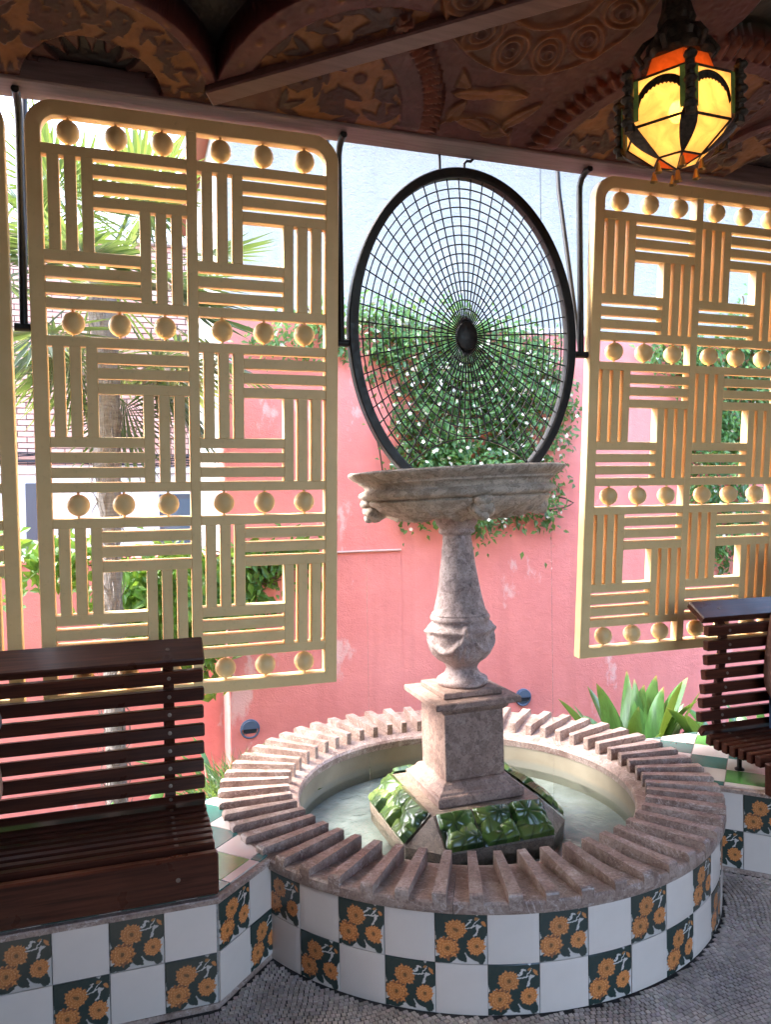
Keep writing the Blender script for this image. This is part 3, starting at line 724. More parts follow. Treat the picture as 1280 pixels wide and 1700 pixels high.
    P3.append(outp[-1]); io = max(range(len(P3)), key=lambda i: P3[i][0])
    def bcarve(r, z, a, k):
        dz = 0.0; dr = .0012*math.sin(a*5+1)+.0010*math.sin(a*11)
        if k < io and .12 < r < .39 and z < .086:
            w = math.sin(math.pi*min(1, (r-.12)/.275))**.5; u = (a*4/(2*math.pi)) % 1-.5   # four garlands between masks (masks at axes)
            g = (r-.23-.10*math.cos(u*2*math.pi)**1)/.05
            dz -= .020*w*(math.exp(-g*g)*(.6+.4*math.cos(a*36+r*60))+.5*abs(math.sin(a*14+3*math.sin(r*26))))
        if z > .19: dr += .0016*math.sin(a*17)+.0014*math.sin(a*31+2)
        return r+dr, z+dz
    MB().lathe(P3, 180, fn=bcarve).build('bowl', 'basin_stone', ba, 50)
    # carved masks under the rim
    for q in range(4):
        m = MB(); m.sphere((0, 0, 0), .05, 36, 24, (1.05, 1.0, .95)); vs = []
        for x, y, z in m.v:
            a = math.atan2(y, x); k = 1+.07*math.sin(a*3+z*80)+.05*math.sin(x*150+y*70)*math.cos(z*130)
            vs.append((x*k*(1.15 if x < 0 else 1), y*k, z*k))
        m.v = vs; m.sphere((.02, 0, .034), .034, 20, 12, (1.1, 1.25, .7)); m.sphere((.036, .0, -.026), .02, 14, 10)
        m.sphere((.03, .026, -.006), .018, 14, 10); m.sphere((.03, -.026, -.006), .018, 14, 10)
        o = m.build('carved_mask', 'basin_stone', ba, 60); a = q*math.pi/2+R(-8.6); o.location = (.350*math.cos(a), .350*math.sin(a), .052); o.rotation_euler = (0, R(12), a)
    # sloping skirt with glazed leaf tiles
    sk = thing('skirt', None, None); sk.parent = t
    m = MB(); ht, hb, cb = .240, .352, .228; zt, zb, zf = .302, .195, .07
    top = [(-ht, -ht), (ht, -ht), (ht, ht), (-ht, ht)]
    bot = [(-cb, -hb), (cb, -hb), (hb, -cb), (hb, cb), (cb, hb), (-cb, hb), (-hb, cb), (-hb, -cb)]
    vs = [(x, y, zt) for x, y in top]+[(x, y, zb) for x, y in bot]+[(x*.97, y*.97, zf) for x, y in bot]
    fs = [(0, 1, 2, 3), (0, 4, 5, 1), (1, 5, 6), (1, 6, 7, 2), (2, 7, 8), (2, 8, 9, 3), (3, 9, 10), (3, 10, 11, 0), (0, 11, 4)]+[(4+i, 12+i, 12+(i+1) % 8, 4+(i+1) % 8) for i in range(8)]+[tuple(12+i for i in range(8))]
    m.add(vs, fs).build('skirt_block', 'skirt_stone', sk)
    meshes = [leaf_tile(k) for k in range(3)]
    sl = math.hypot(hb-ht, zt-zb); ang = math.atan2(zt-zb, hb-ht)
    for side in range(4):
        for k in range(3):
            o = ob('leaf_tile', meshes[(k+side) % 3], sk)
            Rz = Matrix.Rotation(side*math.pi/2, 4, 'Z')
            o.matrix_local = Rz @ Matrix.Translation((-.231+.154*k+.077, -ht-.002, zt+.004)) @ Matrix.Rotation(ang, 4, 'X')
def leaf_tile(seed):
    """glazed ceramic tile, overlapping round leaves in relief; x across, -y down the slope"""
    n = 52; w, l = .150, .152; rn = random.Random(40+seed)
    u, v = np.meshgrid(np.linspace(-.5, .5, n), np.linspace(0, 1, n), indexing='ij')
    H = np.full(u.shape, .003); C = np.zeros(u.shape+(3,)); C[:] = (.02, .035, .018)
    lv = [(-.17, .36, 2.3, .50), (.20, .30, .5, .44), (.02, .70, -1.6, .52), (.30, .74, -.8, .36)]
    rn.shuffle(lv)
    for q, (cx, cy, an, s) in enumerate(lv):
        cx += rn.uniform(-.07, .07); cy += rn.uniform(-.06, .06); an += rn.uniform(-.6, .6); s *= rn.uniform(.9, 1.1)
        x, y = u-cx, v-cy; a = np.arctan2(y, x)-an; rr = np.hypot(x, y)/s; edge = 1-.45*np.abs(np.cos(a/2))**14-.04*np.cos(a*7)
        e = edge-rr; m = smoothstep(0, .05, e)
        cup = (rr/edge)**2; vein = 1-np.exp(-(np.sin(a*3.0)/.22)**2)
        h = .005+.0045*q+.021*np.clip(1-cup, 0, 1)**.55*(.70+.30*vein)+.006*np.sin(a*2.0+q*1.7)*rr
        on = m > .3; H = np.where(on, np.maximum(H, h*m), H)
        tint = np.array([(.13, .22, .045), (.075, .15, .03), (.17, .25, .06), (.05, .10, .03)][(q+seed) % 4])
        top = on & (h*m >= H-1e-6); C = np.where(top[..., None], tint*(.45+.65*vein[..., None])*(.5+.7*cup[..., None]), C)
    for _ in range(2):
        K = np.pad(H, 1, 'edge'); H = (K[:-2, 1:-1]+K[2:, 1:-1]+K[1:-1, :-2]+K[1:-1, 2:]+2*H)/6
    bd = np.minimum(np.minimum(u+.5, .5-u), np.minimum(v, 1-v)); H *= smoothstep(0, .06, bd)*.9+.1; H += .004
    V = np.stack([u*w, -v*l, H], -1).reshape(-1, 3); F = grid_faces(n, n)[:, ::-1]
    # skirt edges down to the bed
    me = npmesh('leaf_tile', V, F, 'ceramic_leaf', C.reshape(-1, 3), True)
    return me
build_fountain()
def drips():
    f = bpy.data.objects['fountain']
    for x, y in ((-.33, .29), (.20, -.40)):
        pts = [(x, y, 1.50-.112*k+.0) for k in range(13)]; MB().tube(pts, [.0005+.0005*abs(math.sin(k*1.7)) for k in range(13)], 6).build('drip', 'water', f, True)
drips()

# ------------------------------------------------------------------ pool: tiled round wall, marble coping with ribs, water
NR = 57
def flower_print(n, sd=0):
    """painted tile: three orange marigolds over dark leaves; returns colours (n*n,3) for x, y in 0..1"""
    x, y = np.meshgrid(np.linspace(0, 1, n), np.linspace(0, 1, n), indexing='ij')
    wob = .030*(vnoise(x, y, 9, 5+sd)-.5)+.018*(vnoise(x, y, 31, 6+sd)-.5); xx, yy = x+wob, y-wob
    C = np.zeros((n, n, 3)); C[:] = (.58, .54, .50); green = np.array([.010, .033, .032])
    def blob(cx, cy, an, L, Wd, col=green, pw=1.0, soft=.05):
        u = ((xx-cx)*math.cos(an)+(yy-cy)*math.sin(an))/L; v = (-(xx-cx)*math.sin(an)+(yy-cy)*math.cos(an))/Wd
        e = np.clip(1-u*u, 0, 1)**pw-np.abs(v); m = smoothstep(0, soft, e)*(np.abs(u) < 1); C[:] = C*(1-m[..., None])+np.asarray(col)*m[..., None]
    for a in ((.22, .80, 2.3, .27, .17), (.45, .88, .15, .24, .12), (.10, .62, 1.2, .16, .10), (.60, .68, .7, .28, .17), (.84, .86, -.5, .17, .07), (.60, .46, -.4, .26, .17), (.36, .46, .4, .22, .15), (.90, .60, 1.3, .22, .10),
              (.72, .25, -.9, .26, .13), (.88, .14, 1.7, .18, .085), (.50, .16, -.8, .17, .09), (.20, .10, .1, .22, .10), (.06, .40, 1.5, .16, .07), (.68, .38, .2, .2, .12), (.30, .62, .9, .2, .13), (.80, .48, .5, .18, .1), (.52, .30, .3, .15, .10), (.06, .93, 2.4, .20, .13), (.30, .97, .1, .26, .09), (.62, .97, -.1, .22, .08), (.94, .96, .5, .16, .10), (.97, .72, 1.5, .20, .08), (.03, .74, 1.6, .18, .07), (.03, .06, .9, .10, .07)): blob(*a)
    for a in ((.62, .80, .75, .15, .015), (.70, .74, .2, .16, .012), (.78, .82, .9, .12, .012)): blob(*a, col=(.60, .575, .54), pw=.8)
    blob(.93, .82, -1.0, .07, .035, (.55, .21, .06)); blob(.80, .90, .4, .05, .03, (.35, .16, .05))
    for cx, cy, r, dk in ((.40, .68, .215, 0), (.23, .31, .24, 1), (.79, .37, .19, 0)):
        q = np.hypot(xx-cx, yy-cy)/r; a = np.arctan2(yy-cy, xx-cx)
        lim = .94+.07*np.cos(a*17)+.05*np.cos(a*9+1); m = smoothstep(0, .05, lim-q)
        pet = .5+.5*np.cos(a*17+3*np.floor(q*4.5)*1.3); ringy = (q*4.5) % 1
        base = np.array([.62, .215, .055])*(1+.10*math.sin(sd*2.3+cx*9))*(.74+.4*ringy[..., None])*(.8+.3*pet[..., None])
        hi = np.array([.80, .43, .20]); k = np.clip((ringy-.62)*2.4, 0, 1)*pet; base = base*(1-k[..., None])+hi*k[..., None]
        if dk: kk = ((vnoise(x, y, 26, 9) > .62) & (q > .62)).astype(float)*.75; base = base*(1-kk[..., None])+np.array([.12, .04, .02])*kk[..., None]
        cen = smoothstep(.24, .14, q); base = base*(1-cen[..., None])+np.array([.16, .07, .02])*cen[..., None]
        C[:] = C*(1-m[..., None])+base*m[..., None]
    return C.reshape(-1, 3)
def tile_mesh(name, w, h, mat, n, radius=None, col=None):
    """tile in the XZ plane facing -Y, origin at its lower left; bent to radius when given"""
    e = .0012; th = .007; u, v = np.meshgrid(np.linspace(e, w-e, n), np.linspace(e, h-e, n), indexing='ij')
    bd = np.minimum(np.minimum(u, w-u), np.minimum(v, h-v)); Y = -th+np.where(bd < .0022, .0012, 0)
    X, Z = u, v
    F = grid_faces(n, n)
    V = np.stack([X, Y, Z], -1).reshape(-1, 3)
    per = np.concatenate([np.arange(n)*n, (n-1)*n+np.arange(1, n), (np.arange(n-2, -1, -1))*n+n-1, np.arange(n-2, 0, -1)])
    B = V[per].copy(); B[:, 1] = 0; k = len(per); o = len(V); i = np.arange(k); j = (i+1) % k
    F2 = np.stack([per[j], per[i], o+i, o+j], -1)
    V = np.concatenate([V, B]); F = np.concatenate([F, F2[:, ::-1]])
    if radius:
        ang = (V[:, 0]-w/2)/radius; rr = radius-V[:, 1]; V = np.stack([rr*np.sin(ang), radius-rr*np.cos(ang), V[:, 2]], -1)
    else: V[:, 0] -= w/2
    c = None
    if col is not None: c = np.concatenate([col, np.tile([[.5, .48, .45]], (k, 1))])
    return npmesh(name, V, F, mat, c, False)
FP = [flower_print(84, q*3) for q in range(3)]
TS = .153
RW = 1.003
TW_ = R(8.85)*(RW+.004)
T_FLOW = [tile_mesh('flower_tile', TS, TS, 'flower_tile', 84, None, q) for q in FP]; T_WHITE = tile_mesh('white_tile', TS, TS, 'white_tile', 5)
T_FLOWC = [tile_mesh('flower_tile', TW_, TS, 'flower_tile', 84, RW, q) for q in FP]; T_WHITEC = tile_mesh('white_tile', TW_, TS, 'white_tile', 9, RW)
def build_pool():
    t = thing('pool', 'round fountain pool walled in white and marigold tiles under a ribbed marble coping', 'pool', (FC[0], FC[1], 0))
    MB().lathe([(RW, -.05), (RW, .308)], 160, cap=False).build('wall_core', 'grout', t, True)
    m = MB().lathe([(.703, .05), (.703, .30)], 120, cap=False); m.f = [f[::-1] for f in m.f]; m.build('inner_wall', 'plaster_pool', t, True)
    m = MB(); m.lathe([(.705, .02), (.69, .165), (.63, .185), (.625, .15), (.60, .06), (.3, .06), (.001, .06)], 120, cap=False); m.f = [f[::-1] for f in m.f]
    m2 = MB().lathe([(.71, .12), (.66, .118), (.4, .116), (.001, .115)], 100, cap=False); m2.f = [f[::-1] for f in m2.f]; m2.build('pool_floor', 'pool_bottom', t, True)
    for i in range(-3, 22):
        ang = R(-154.6+8.85*(i+.5)); up_flower = (i % 2 == 0)
        for row in (0, 1):
            fl = up_flower if row == 1 else not up_flower
            o = ob('tile', T_FLOWC[random.randrange(3)] if fl else T_WHITEC, t)
            o.matrix_local = Matrix.Rotation(ang+math.pi/2, 4, 'Z') @ Matrix.Translation((random.uniform(-.0006, .0006), -RW-random.uniform(0, .0012), row*TS+.001))
    # coping in twelve marble blocks
    prof = [(.700, .262), (.697, .292), (.704, .303), (.720, .309), (.745, .318), (.76, .320), (1.006, .346), (1.018, .345), (1.024, .339), (1.024, .316), (1.020, .3085), (.98, .3085), (.71, .30)]
    NB_ = 12; seg = 12
    for b in range(NB_):
        a0 = R(-116+b*30)+.0008; a1 = R(-86+b*30)-.0008; vs = []; fs = []; k = len(prof)
        for i in range(seg+1):
            a = a0+(a1-a0)*i/seg
            for r, z in prof: vs.append((r*math.cos(a), r*math.sin(a), z))
        for i in range(seg):
            for j in range(k):
                l = (j+1) % k; fs.append((i*k+j, (i+1)*k+j, (i+1)*k+l, i*k+l))
        fs.append(tuple(range(k))); fs.append(tuple(seg*k+j for j in range(k))[::-1])
        MB().add(vs, [f[::-1] for f in fs]).build('coping_block', 'coping_marble', t, 30)
    rm = MB(); w0, w1 = .0140, .0205
    A = [(.740, .300), (.740, .368), (.744, .371), (1.014, .371), (1.0225, .368), (1.0250, .362), (1.0250, .322)]
    vs = []
    for s in (-1, 1):
        for r, z in A: vs.append((r, s*(w0+(w1-w0)*(r-.74)/.28), z))
    k = len(A); fs = [tuple(range(k)), tuple(k+i for i in range(k))[::-1]]+[(i, k+i, k+(i+1) % k, (i+1) % k) for i in range(k)]
    rmesh = [MB().add([(x, y+random.uniform(-.0008, .0008), z+random.uniform(-.0012, .0008)) for x, y, z in vs], fs).mesh('rib', 'coping_marble') for _ in range(5)]
    for i in range(NR):
        a = R(-112)+2*math.pi*i/NR
        o = ob('rib', rmesh[i % 5], t); o.rotation_euler = (0, 0, a+random.uniform(-.004, .004))
    w = MB(); nr, na = 14, 72; vs = [(0, 0, .155)]
    for i in range(1, nr+1):
        for j in range(na): a = 2*math.pi*j/na; r = .704*i/nr; vs.append((FC[0]+r*math.cos(a), FC[1]+r*math.sin(a), .158))
    vs[0] = (FC[0], FC[1], .158); fs = [(0, 1+j, 1+(j+1) % na) for j in range(na)]
    for i in range(nr-1):
        for j in range(na): fs.append((1+i*na+j, 1+(i+1)*na+j, 1+(i+1)*na+(j+1) % na, 1+i*na+(j+1) % na))
    wo = w.add(vs, fs).build('water', 'water', None, 'full'); tag(wo, 'shallow clear water standing in the round pool', None, None, 'structure')
build_pool()

# ------------------------------------------------------------------ tiled bench bases
def clip_poly(P, Q):
    """Sutherland-Hodgman: clip polygon P by convex counter-clockwise Q"""
    out = P
    for i in range(len(Q)):
        a, b = Q[i], Q[(i+1) % len(Q)]; src, out = out, []
        f = lambda p: (b[0]-a[0])*(p[1]-a[1])-(b[1]-a[1])*(p[0]-a[0])
        for k in range(len(src)):
            p, q = src[k], src[(k+1) % len(src)]; fp, fq = f(p), f(q)
            if fp >= 0: out.append(p)
            if (fp >= 0) != (fq >= 0): s = fp/(fp-fq); out.append((p[0]+(q[0]-p[0])*s, p[1]+(q[1]-p[1])*s))
        if len(out) < 3: return []
    return out
def area(P): return .5*sum(P[i][0]*P[(i+1) % len(P)][1]-P[(i+1) % len(P)][0]*P[i][1] for i in range(len(P)))
def build_base(side, label):
    t = thing('bench_base', label, 'bench base', (0, 0, 0), 'tiled bench bases')
    P = base_poly(side, -.006)
    MB().prism(P, -.06, .324).build('base_core', 'grout', t)
    z0 = .018
    x_in = lambda x: x if side < 0 else MX-x
    # front face tiles, counted away from the corner
    nseam = 12
    for i in range(nseam):
        xc = BX-.003-TS*(i+.5)
        for row in (0, 1):
            fl = ((i+row) % 2 == 0)
            ob('tile', T_FLOW[random.randrange(3)] if fl else T_WHITE, t, (x_in(xc)+random.uniform(-.0005, .0005), BY+.0065, z0+row*(TS+.0008)))
    # 45 degree return
    for i in range(2):
        s = TS*(i+.5); c = (BX+.001+s*.7071, BY+.004+s*.7071)
        for row in (0, 1):
            fl = ((i+row) % 2 == 1)
            o = ob('tile', T_FLOW[random.randrange(3)] if fl else T_WHITE, t); o.location = (x_in(c[0]), c[1]+.004, z0+row*(TS+.0008)); o.rotation_euler = (0, 0, R(45) if side < 0 else R(-45))
    MB().prism(base_poly(side, -.002), -.05, .016).build('skirting', 'coping_marble', t)
    MB().prism(base_poly(side, .010), .3255, .343, .004).build('marble_edge', 'coping_marble', t)
    # glazed tiles on top, laid at 45 degrees
    B = base_poly(side, -.012)
    if area(B) < 0: B = B[::-1]
    s = TS; oc = Vector((BX+.02, BY+.09)) if side < 0 else Vector((MX-BX-.02, BY+.09)); e1 = Vector((.7071, .7071)); e2 = Vector((-.7071, .7071))
    k = 0
    for i in range(-14, 15):
        for j in range(-14, 15):
            c = oc+e1*(i*s)+e2*(j*s)
            if not (-1.2 < x_in(c.x) < 1.4): continue
            g = .0009; q = [c+e1*g+e2*g, c+e1*(s-g)+e2*g, c+e1*(s-g)+e2*(s-g), c+e1*g+e2*(s-g)]
            pl = clip_poly([tuple(v) for v in q], B)
            if len(pl) < 3 or abs(area(pl)) < 2e-4: continue
            cc = Vector((sum(p[0] for p in pl)/len(pl), sum(p[1] for p in pl)/len(pl)))
            if (cc-Vector(FC)).length < .98: continue
            dr = (cc-Vector(FC)).normalized(); tg = Vector((-dr.y, dr.x)); o2 = Vector(FC)+dr*1.012
            pl = clip_poly(pl, [tuple(o2-tg*3), tuple(o2-tg*3+dr*9), tuple(o2+tg*3+dr*9), tuple(o2+tg*3)])
            if len(pl) < 3 or abs(area(pl)) < 1e-4: continue
            mat = 'white_tile' if (i+j) % 2 else ('reflection_tile' if (i*3+j*5) % 7 == 0 else 'teal_tile')  # brighter green: plants reflected in the teal glaze, put into the colour
            loc = [(p[0]-c.x, p[1]-c.y) for p in pl]
            ob('top_tile', MB().prism(loc, 0, .0075, .0012).mesh('top_tile', mat), t, (c.x, c.y, .3395+random.uniform(0, .0006)))
build_base(-1, 'tiled bench base with marigold tiles under the near slatted bench')
build_base(1, 'tiled bench base with green and white top beyond the pool, under the far bench')

# ------------------------------------------------------------------ slatted wooden benches
BACK = [(-.262, .940), (-.262, .877), (-.256, .813), (-.246, .747), (-.235, .682), (-.224, .618), (-.214, .555)]
SEAT = [(-.226, .497, 38), (-.272, .469, 8), (-.318, .462, 2), (-.364, .462, 0), (-.410, .463, 0), (-.456, .465, 0), (-.502, .466, 0), (-.548, .466, 0)]
def build_bench(x_end, sgn, label):
    L = 2.0
    t = thing('slatted_bench', label, 'bench', (x_end, 0, .347), 'dark slatted wooden benches')
    D = Matrix.Translation((0, 0, -.347))
    def piece(name, y, z, hy, hz, rot=0, e=0.0, ch=.004):
        m = MB(); x0, x1 = (0+e, L) if sgn > 0 else (-L, -e)
        m.box((x0, -hy, -hz), (x1, hy, hz), ch)
        o = m.build(name, 'dark_wood', t); o.location = (0, y, z-.347); o.rotation_euler = (R(rot), 0, 0); return o
    ups = [.115, 1.0, 1.85]
    scr = MB().lathe([(.0068, 0), (.0068, .0015), (.004, .0018), (.0035, .0006), (.001, .0006)], 12).mesh('screw', 'wood_screw', True)
    def screws(par, face, n):
        for u in ups[:2]:
            s = ob('screw', scr, par)
            if n == 'front': s.rotation_euler = (R(90), 0, 0); s.location = (sgn*u, -face+.0002, 0)
            else: s.location = (sgn*u, 0, face-.0002)
    tb = piece('top_board', -.205, 1.012, .058, .016, 32, -.006, .005); screws(tb, .016, 'top')
    for k, (y, z) in enumerate(BACK):
        rot = (3, 1, -5, -8, -9, -9, -8)[k]
        screws(piece('back_slat', y, z, .017, .0215, rot, random.uniform(-.002, .002)), .017, 'front')
    for y, z, rot in SEAT:
        screws(piece('seat_slat', y, z, .0155, .021, rot, random.uniform(-.002, .002)), .021, 'top')
    ap = piece('front_board', -.600, .4125, .016, .0645, 0, -.004, .006); screws(ap, .016, 'front')
    # uprights and bent iron brackets under the seat
    for u in ups:
        pts = [(-.19, 1.0)]+[(y+.029, z) for y, z in BACK]+[(-.205, .47), (-.26, .436), (-.33, .430), (-.45, .432), (-.565, .434)]
        m = MB(); w = .018; vs = []; fs = []
        for i, (y, z) in enumerate(pts):
            a = pts[max(0, i-1)]; b = pts[min(len(pts)-1, i+1)]; d = Vector((b[0]-a[0], b[1]-a[1])).normalized(); nrm = Vector((-d.y, d.x))*.0095
            for sx in (-w, w):
                for sn in (-1, 1): vs.append((sgn*u+sx, y+nrm.x*sn, z+nrm.y*sn-.347))
        for i in range(len(pts)-1):
            a, b = i*4, i*4+4
            for p, q in ((0, 1), (1, 3), (3, 2), (2, 0)): fs.append((a+p, a+q, b+q, b+p))
        fs += [(0, 2, 3, 1), tuple(len(vs)-4+k for k in (0, 1, 3, 2))]
        sp = m.add(vs, fs).build('support', 'dark_wood', t)
        MB().lathe([(.020, 0), (.020, .006), (.010, .012), (.010, .062)], 14, (sgn*u, -.33, 0)).build('foot', 'black_iron', sp, True)
        MB().lathe([(.020, 0), (.020, .006), (.010, .012), (.010, .064)], 14, (sgn*u, -.54, 0)).build('foot', 'black_iron', sp, True)
build_bench(.2285, -1, 'dark slatted bench on the tiled base in front of the whole screen')
build_bench(2.345, 1, 'dark slatted bench on the right with its slat ends showing, beyond the pool')

# ------------------------------------------------------------------ lantern
def build_lantern():
    c = Vector((1.715, -.871, 2.60))
    t = thing('lantern', 'lit amber glass lantern in dark wrought iron hanging from the ceiling', 'lantern', c)
    t.scale = (1, 1, 1)
    N = 6; ph = R(-118)
    def ring(r, z, off=0.0): return [Vector((r*math.cos(ph+off+k*2*math.pi/N), r*math.sin(ph+off+k*2*math.pi/N), z)) for k in range(N)]
    zb, z0, z1, z2, z3, z4 = -.01, .055, .10, .245, .262, .335
    rB, r0, r1, r2, r3, r4 = .035, .075, .165, .165, .125, .095
    LOW, MID, UP = ring(r0, zb+.028), ring(r1, z1), ring(r2, z2); CAP0, CAP1 = ring(r3, z2+.004), ring(r4, z4); BOT = Vector((0, 0, zb))
    def bar(a, b, r, par, name='bar'): return MB().tube([a, b], r, 8).build(name, 'lantern_iron', par, True)
    def glass(q, mat, name='pane'):
        cen = sum(q, Vector())/len(q); inn = cen.normalized()*0
        n = (q[1]-q[0]).cross(q[2]-q[0]).normalized()*.0015; k = len(q)
        m = MB(); m.add([p+n for p in q]+[p-n for p in q], [tuple(range(k)), tuple(range(2*k-1, k-1, -1))]+[(i, k+i, k+(i+1) % k, (i+1) % k) for i in range(k)])
        return m.build(name, mat, t)
    for k in range(N):
        j = (k+1) % N
        # corners cut by narrow green strips
        def sh(a, b, f): return a+(b-a)*f
        glass([sh(MID[k], MID[j], .0), sh(MID[k], MID[j], 1), sh(UP[k], UP[j], 1), sh(UP[k], UP[j], .0)], 'amber_glass')
        glass([LOW[k], LOW[j], MID[j], MID[k]], 'amber_glass'); glass([BOT, LOW[j], LOW[k]], 'amber_glass' if k % 2 else 'orange_glass')
        glass([CAP0[k], CAP0[j], CAP1[j], CAP1[k]], 'orange_glass'); glass([UP[k], UP[j], CAP0[j], CAP0[k]], 'amber_glass')
        out = MID[k].normalized()*0+Vector((MID[k].x, MID[k].y, 0)).normalized()
        g0 = Vector((MID[k].x, MID[k].y, 0))+out*.012; sd = Vector((-out.y, out.x, 0))
        for s in (-1, 1):
            p = g0+sd*s*.019; e = MB().box((-.0015, -.008, z1+.008), (.0015, .008, z2-.012)); o = e.build('green_strip', 'green_glass', t); o.location = (p.x, p.y, 0); o.rotation_euler = (0, 0, math.atan2(out.y, out.x)+s*.35)
        # came bars
        bar(MID[k], MID[j], .0045, t, 'came'); bar(UP[k], UP[j], .0045, t, 'came'); bar(LOW[k], LOW[j], .004, t, 'came'); bar(LOW[k], MID[k], .0045, t, 'came'); bar(BOT, LOW[k], .004, t, 'came'); bar(CAP1[k], CAP1[j], .005, t, 'came')
        # arched scalloped cut-out of iron over each pane
        m = MB(); vs = []; n = 25; aa, bb = UP[k], UP[j]; mid = (aa+bb)/2; ex = (bb-aa)/2; nrm = Vector((mid.x, mid.y, 0)).normalized()*.004
        for i in range(n):
            u = -1+2*i/(n-1); h = math.sqrt(max(0, 1-u*u)); sc = .006*abs(math.sin(i*math.pi/2.0*1.0))+.002
            vs += [mid+ex*u*.98+nrm+Vector((0, 0, -.088+.078*h)), mid+ex*u*.88+nrm+Vector((0, 0, -.100+.068*h-sc))]
        m.add(vs, [(2*i, 2*i+1, 2*i+3, 2*i+2) for i in range(n-1)]); m.build('scallop_arch', 'lantern_iron', t)
        # corner post with leaf scroll, dark leaf hanging at the corner, small bell
        a = g0+out*.012
        MB().tube([Vector((a.x, a.y, z1-.02)), Vector((a.x, a.y, z1+.06)), Vector((a.x, a.y, z2)), Vector((a.x, a.y, z2+.03))], [.016, .013, .014, .008], 8).build('corner_post', 'lantern_iron', t, True)
        for q in range(5):
            z = z1+.01+q*.036; s = MB(); s.sphere((a.x+out.x*.006, a.y+out.y*.006, z),   .017 if q % 2 else .021, 8, 6, (1, 1, .7)); s.build('knop', 'lantern_iron', t, True)
        m = MB(); vs = []; n = 9
        for i in range(n):
            f = i/(n-1); w = .026*math.sin(math.pi*min(1, f*.85+.12))**.8; cp = Vector((a.x, a.y, z1+.02)).lerp(Vector((LOW[k].x*1.05, LOW[k].y*1.05, zb+.025)), f)+out*.030*math.sin(math.pi*f)
            vs += [cp-sd*w, cp+out*.006, cp+sd*w]
        fs = []
        for i in range(n-1): fs += [(3*i, 3*i+1, 3*i+4, 3*i+3), (3*i+1, 3*i+2, 3*i+5, 3*i+4)]
        m.add(vs, fs).build('iron_leaf', 'lantern_iron', t, True)
        b = LOW[k]*1.02; MB().lathe([(.001, .018), (.005, .015), (.008, .0), (.0135, -.016), (.0125, -.016), (.001, .0)], 12, (b.x, b.y, zb-.004)).build('bell', 'brass', t, True)
    MB().lathe([(.001, .02), (.006, .016), (.009, 0), (.015, -.02), (.014, -.02), (.001, 0)], 12, (0, 0, zb-.018)).build('bell', 'brass', t, True)
    # crown, stem and ceiling rose
    def rough(r, z, a, k): return r*(1+.07*math.sin(a*6)+.05*math.sin(a*11+k*2.1)), z
    MB().lathe([(.10, .328), (.108, .345), (.098, .36), (.085, .38), (.088, .40), (.072, .42), (.052, .45), (.056, .47), (.044, .50), (.040, .54), (.048, .56), (.034, .60), (.030, .66), (.030, .90)], 48, fn=rough).build('crown', 'lantern_iron', t, True)
    for k in range(6):
        a = ph+R(30)+k*math.pi/3; MB().tube([(.105*math.cos(a), .105*math.sin(a), .335), (.125*math.cos(a), .125*math.sin(a), .365), (.10*math.cos(a), .10*math.sin(a), .40), (.07*math.cos(a), .07*math.sin(a), .42)], [.008, .011, .009, .005], 8).build('scroll', 'lantern_iron', t, True)
    MB().sphere((0, 0, .175), .026, 16, 12, (1, 1, 1.35)).build('bulb', 'bulb', t, 'full')
    lg = bpy.data.lights.new('lantern_light', 'POINT'); lg.energy = .15; lg.color = (1, .66, .30); lg.shadow_soft_size = .03
    lo = bpy.data.objects.new('lantern_light', lg); COL.objects.link(lo); lo.parent = t; lo.location = (0, 0, .165)
build_lantern()

# ------------------------------------------------------------------ garden: walls and houses
def wall_lamp(x, z, label):
    t = thing('wall_lamp', label, 'lamp', (x, 2.2, z), 'round blue grey lamps set in the pink wall')
    r = .066; m = MB(); n = 40
    # dished round plate: solid upper half as a hood, lower half open with a recess
    m.lathe([(r, 0), (r, .012), (r-.006, .016), (r-.012, .012), (r-.012, .004), (.001, .004)], n)
    m.v = [(x_, -z_, y_) for x_, y_, z_ in m.v]; m.build('rim', 'slate_lamp', t, True)
    vs = [(0, -.020, 0)]; k = 24
    for i in range(k+1): a = math.pi*i/k; vs.append(((r-.010)*math.cos(a), -.013, (r-.010)*math.sin(a)))
    vs2 = [(x_*.97, -.028, .004+z_*.95) for x_, y_, z_ in vs]; q = len(vs)
    hood = MB().add(vs+vs2, [(q, q+1+i, q+2+i) for i in range(k)]+[(1+i, 2+i, q+2+i, q+1+i) for i in range(k)]+[(1, q+1, q, 0), (0, q, q+k+1, k+1)]); hood.build('hood', 'slate_lamp', t)
    MB().box((-.045, -.008, -.03), (.045, -.0045, -.002)).build('recess', 'lamp_recess', t)
    for a in (-.62, math.pi+.62): MB().sphere((.047*math.cos(a), -.008, .047*math.sin(a)), .005, 8, 6).build('screw', 'wood_screw', t, True)
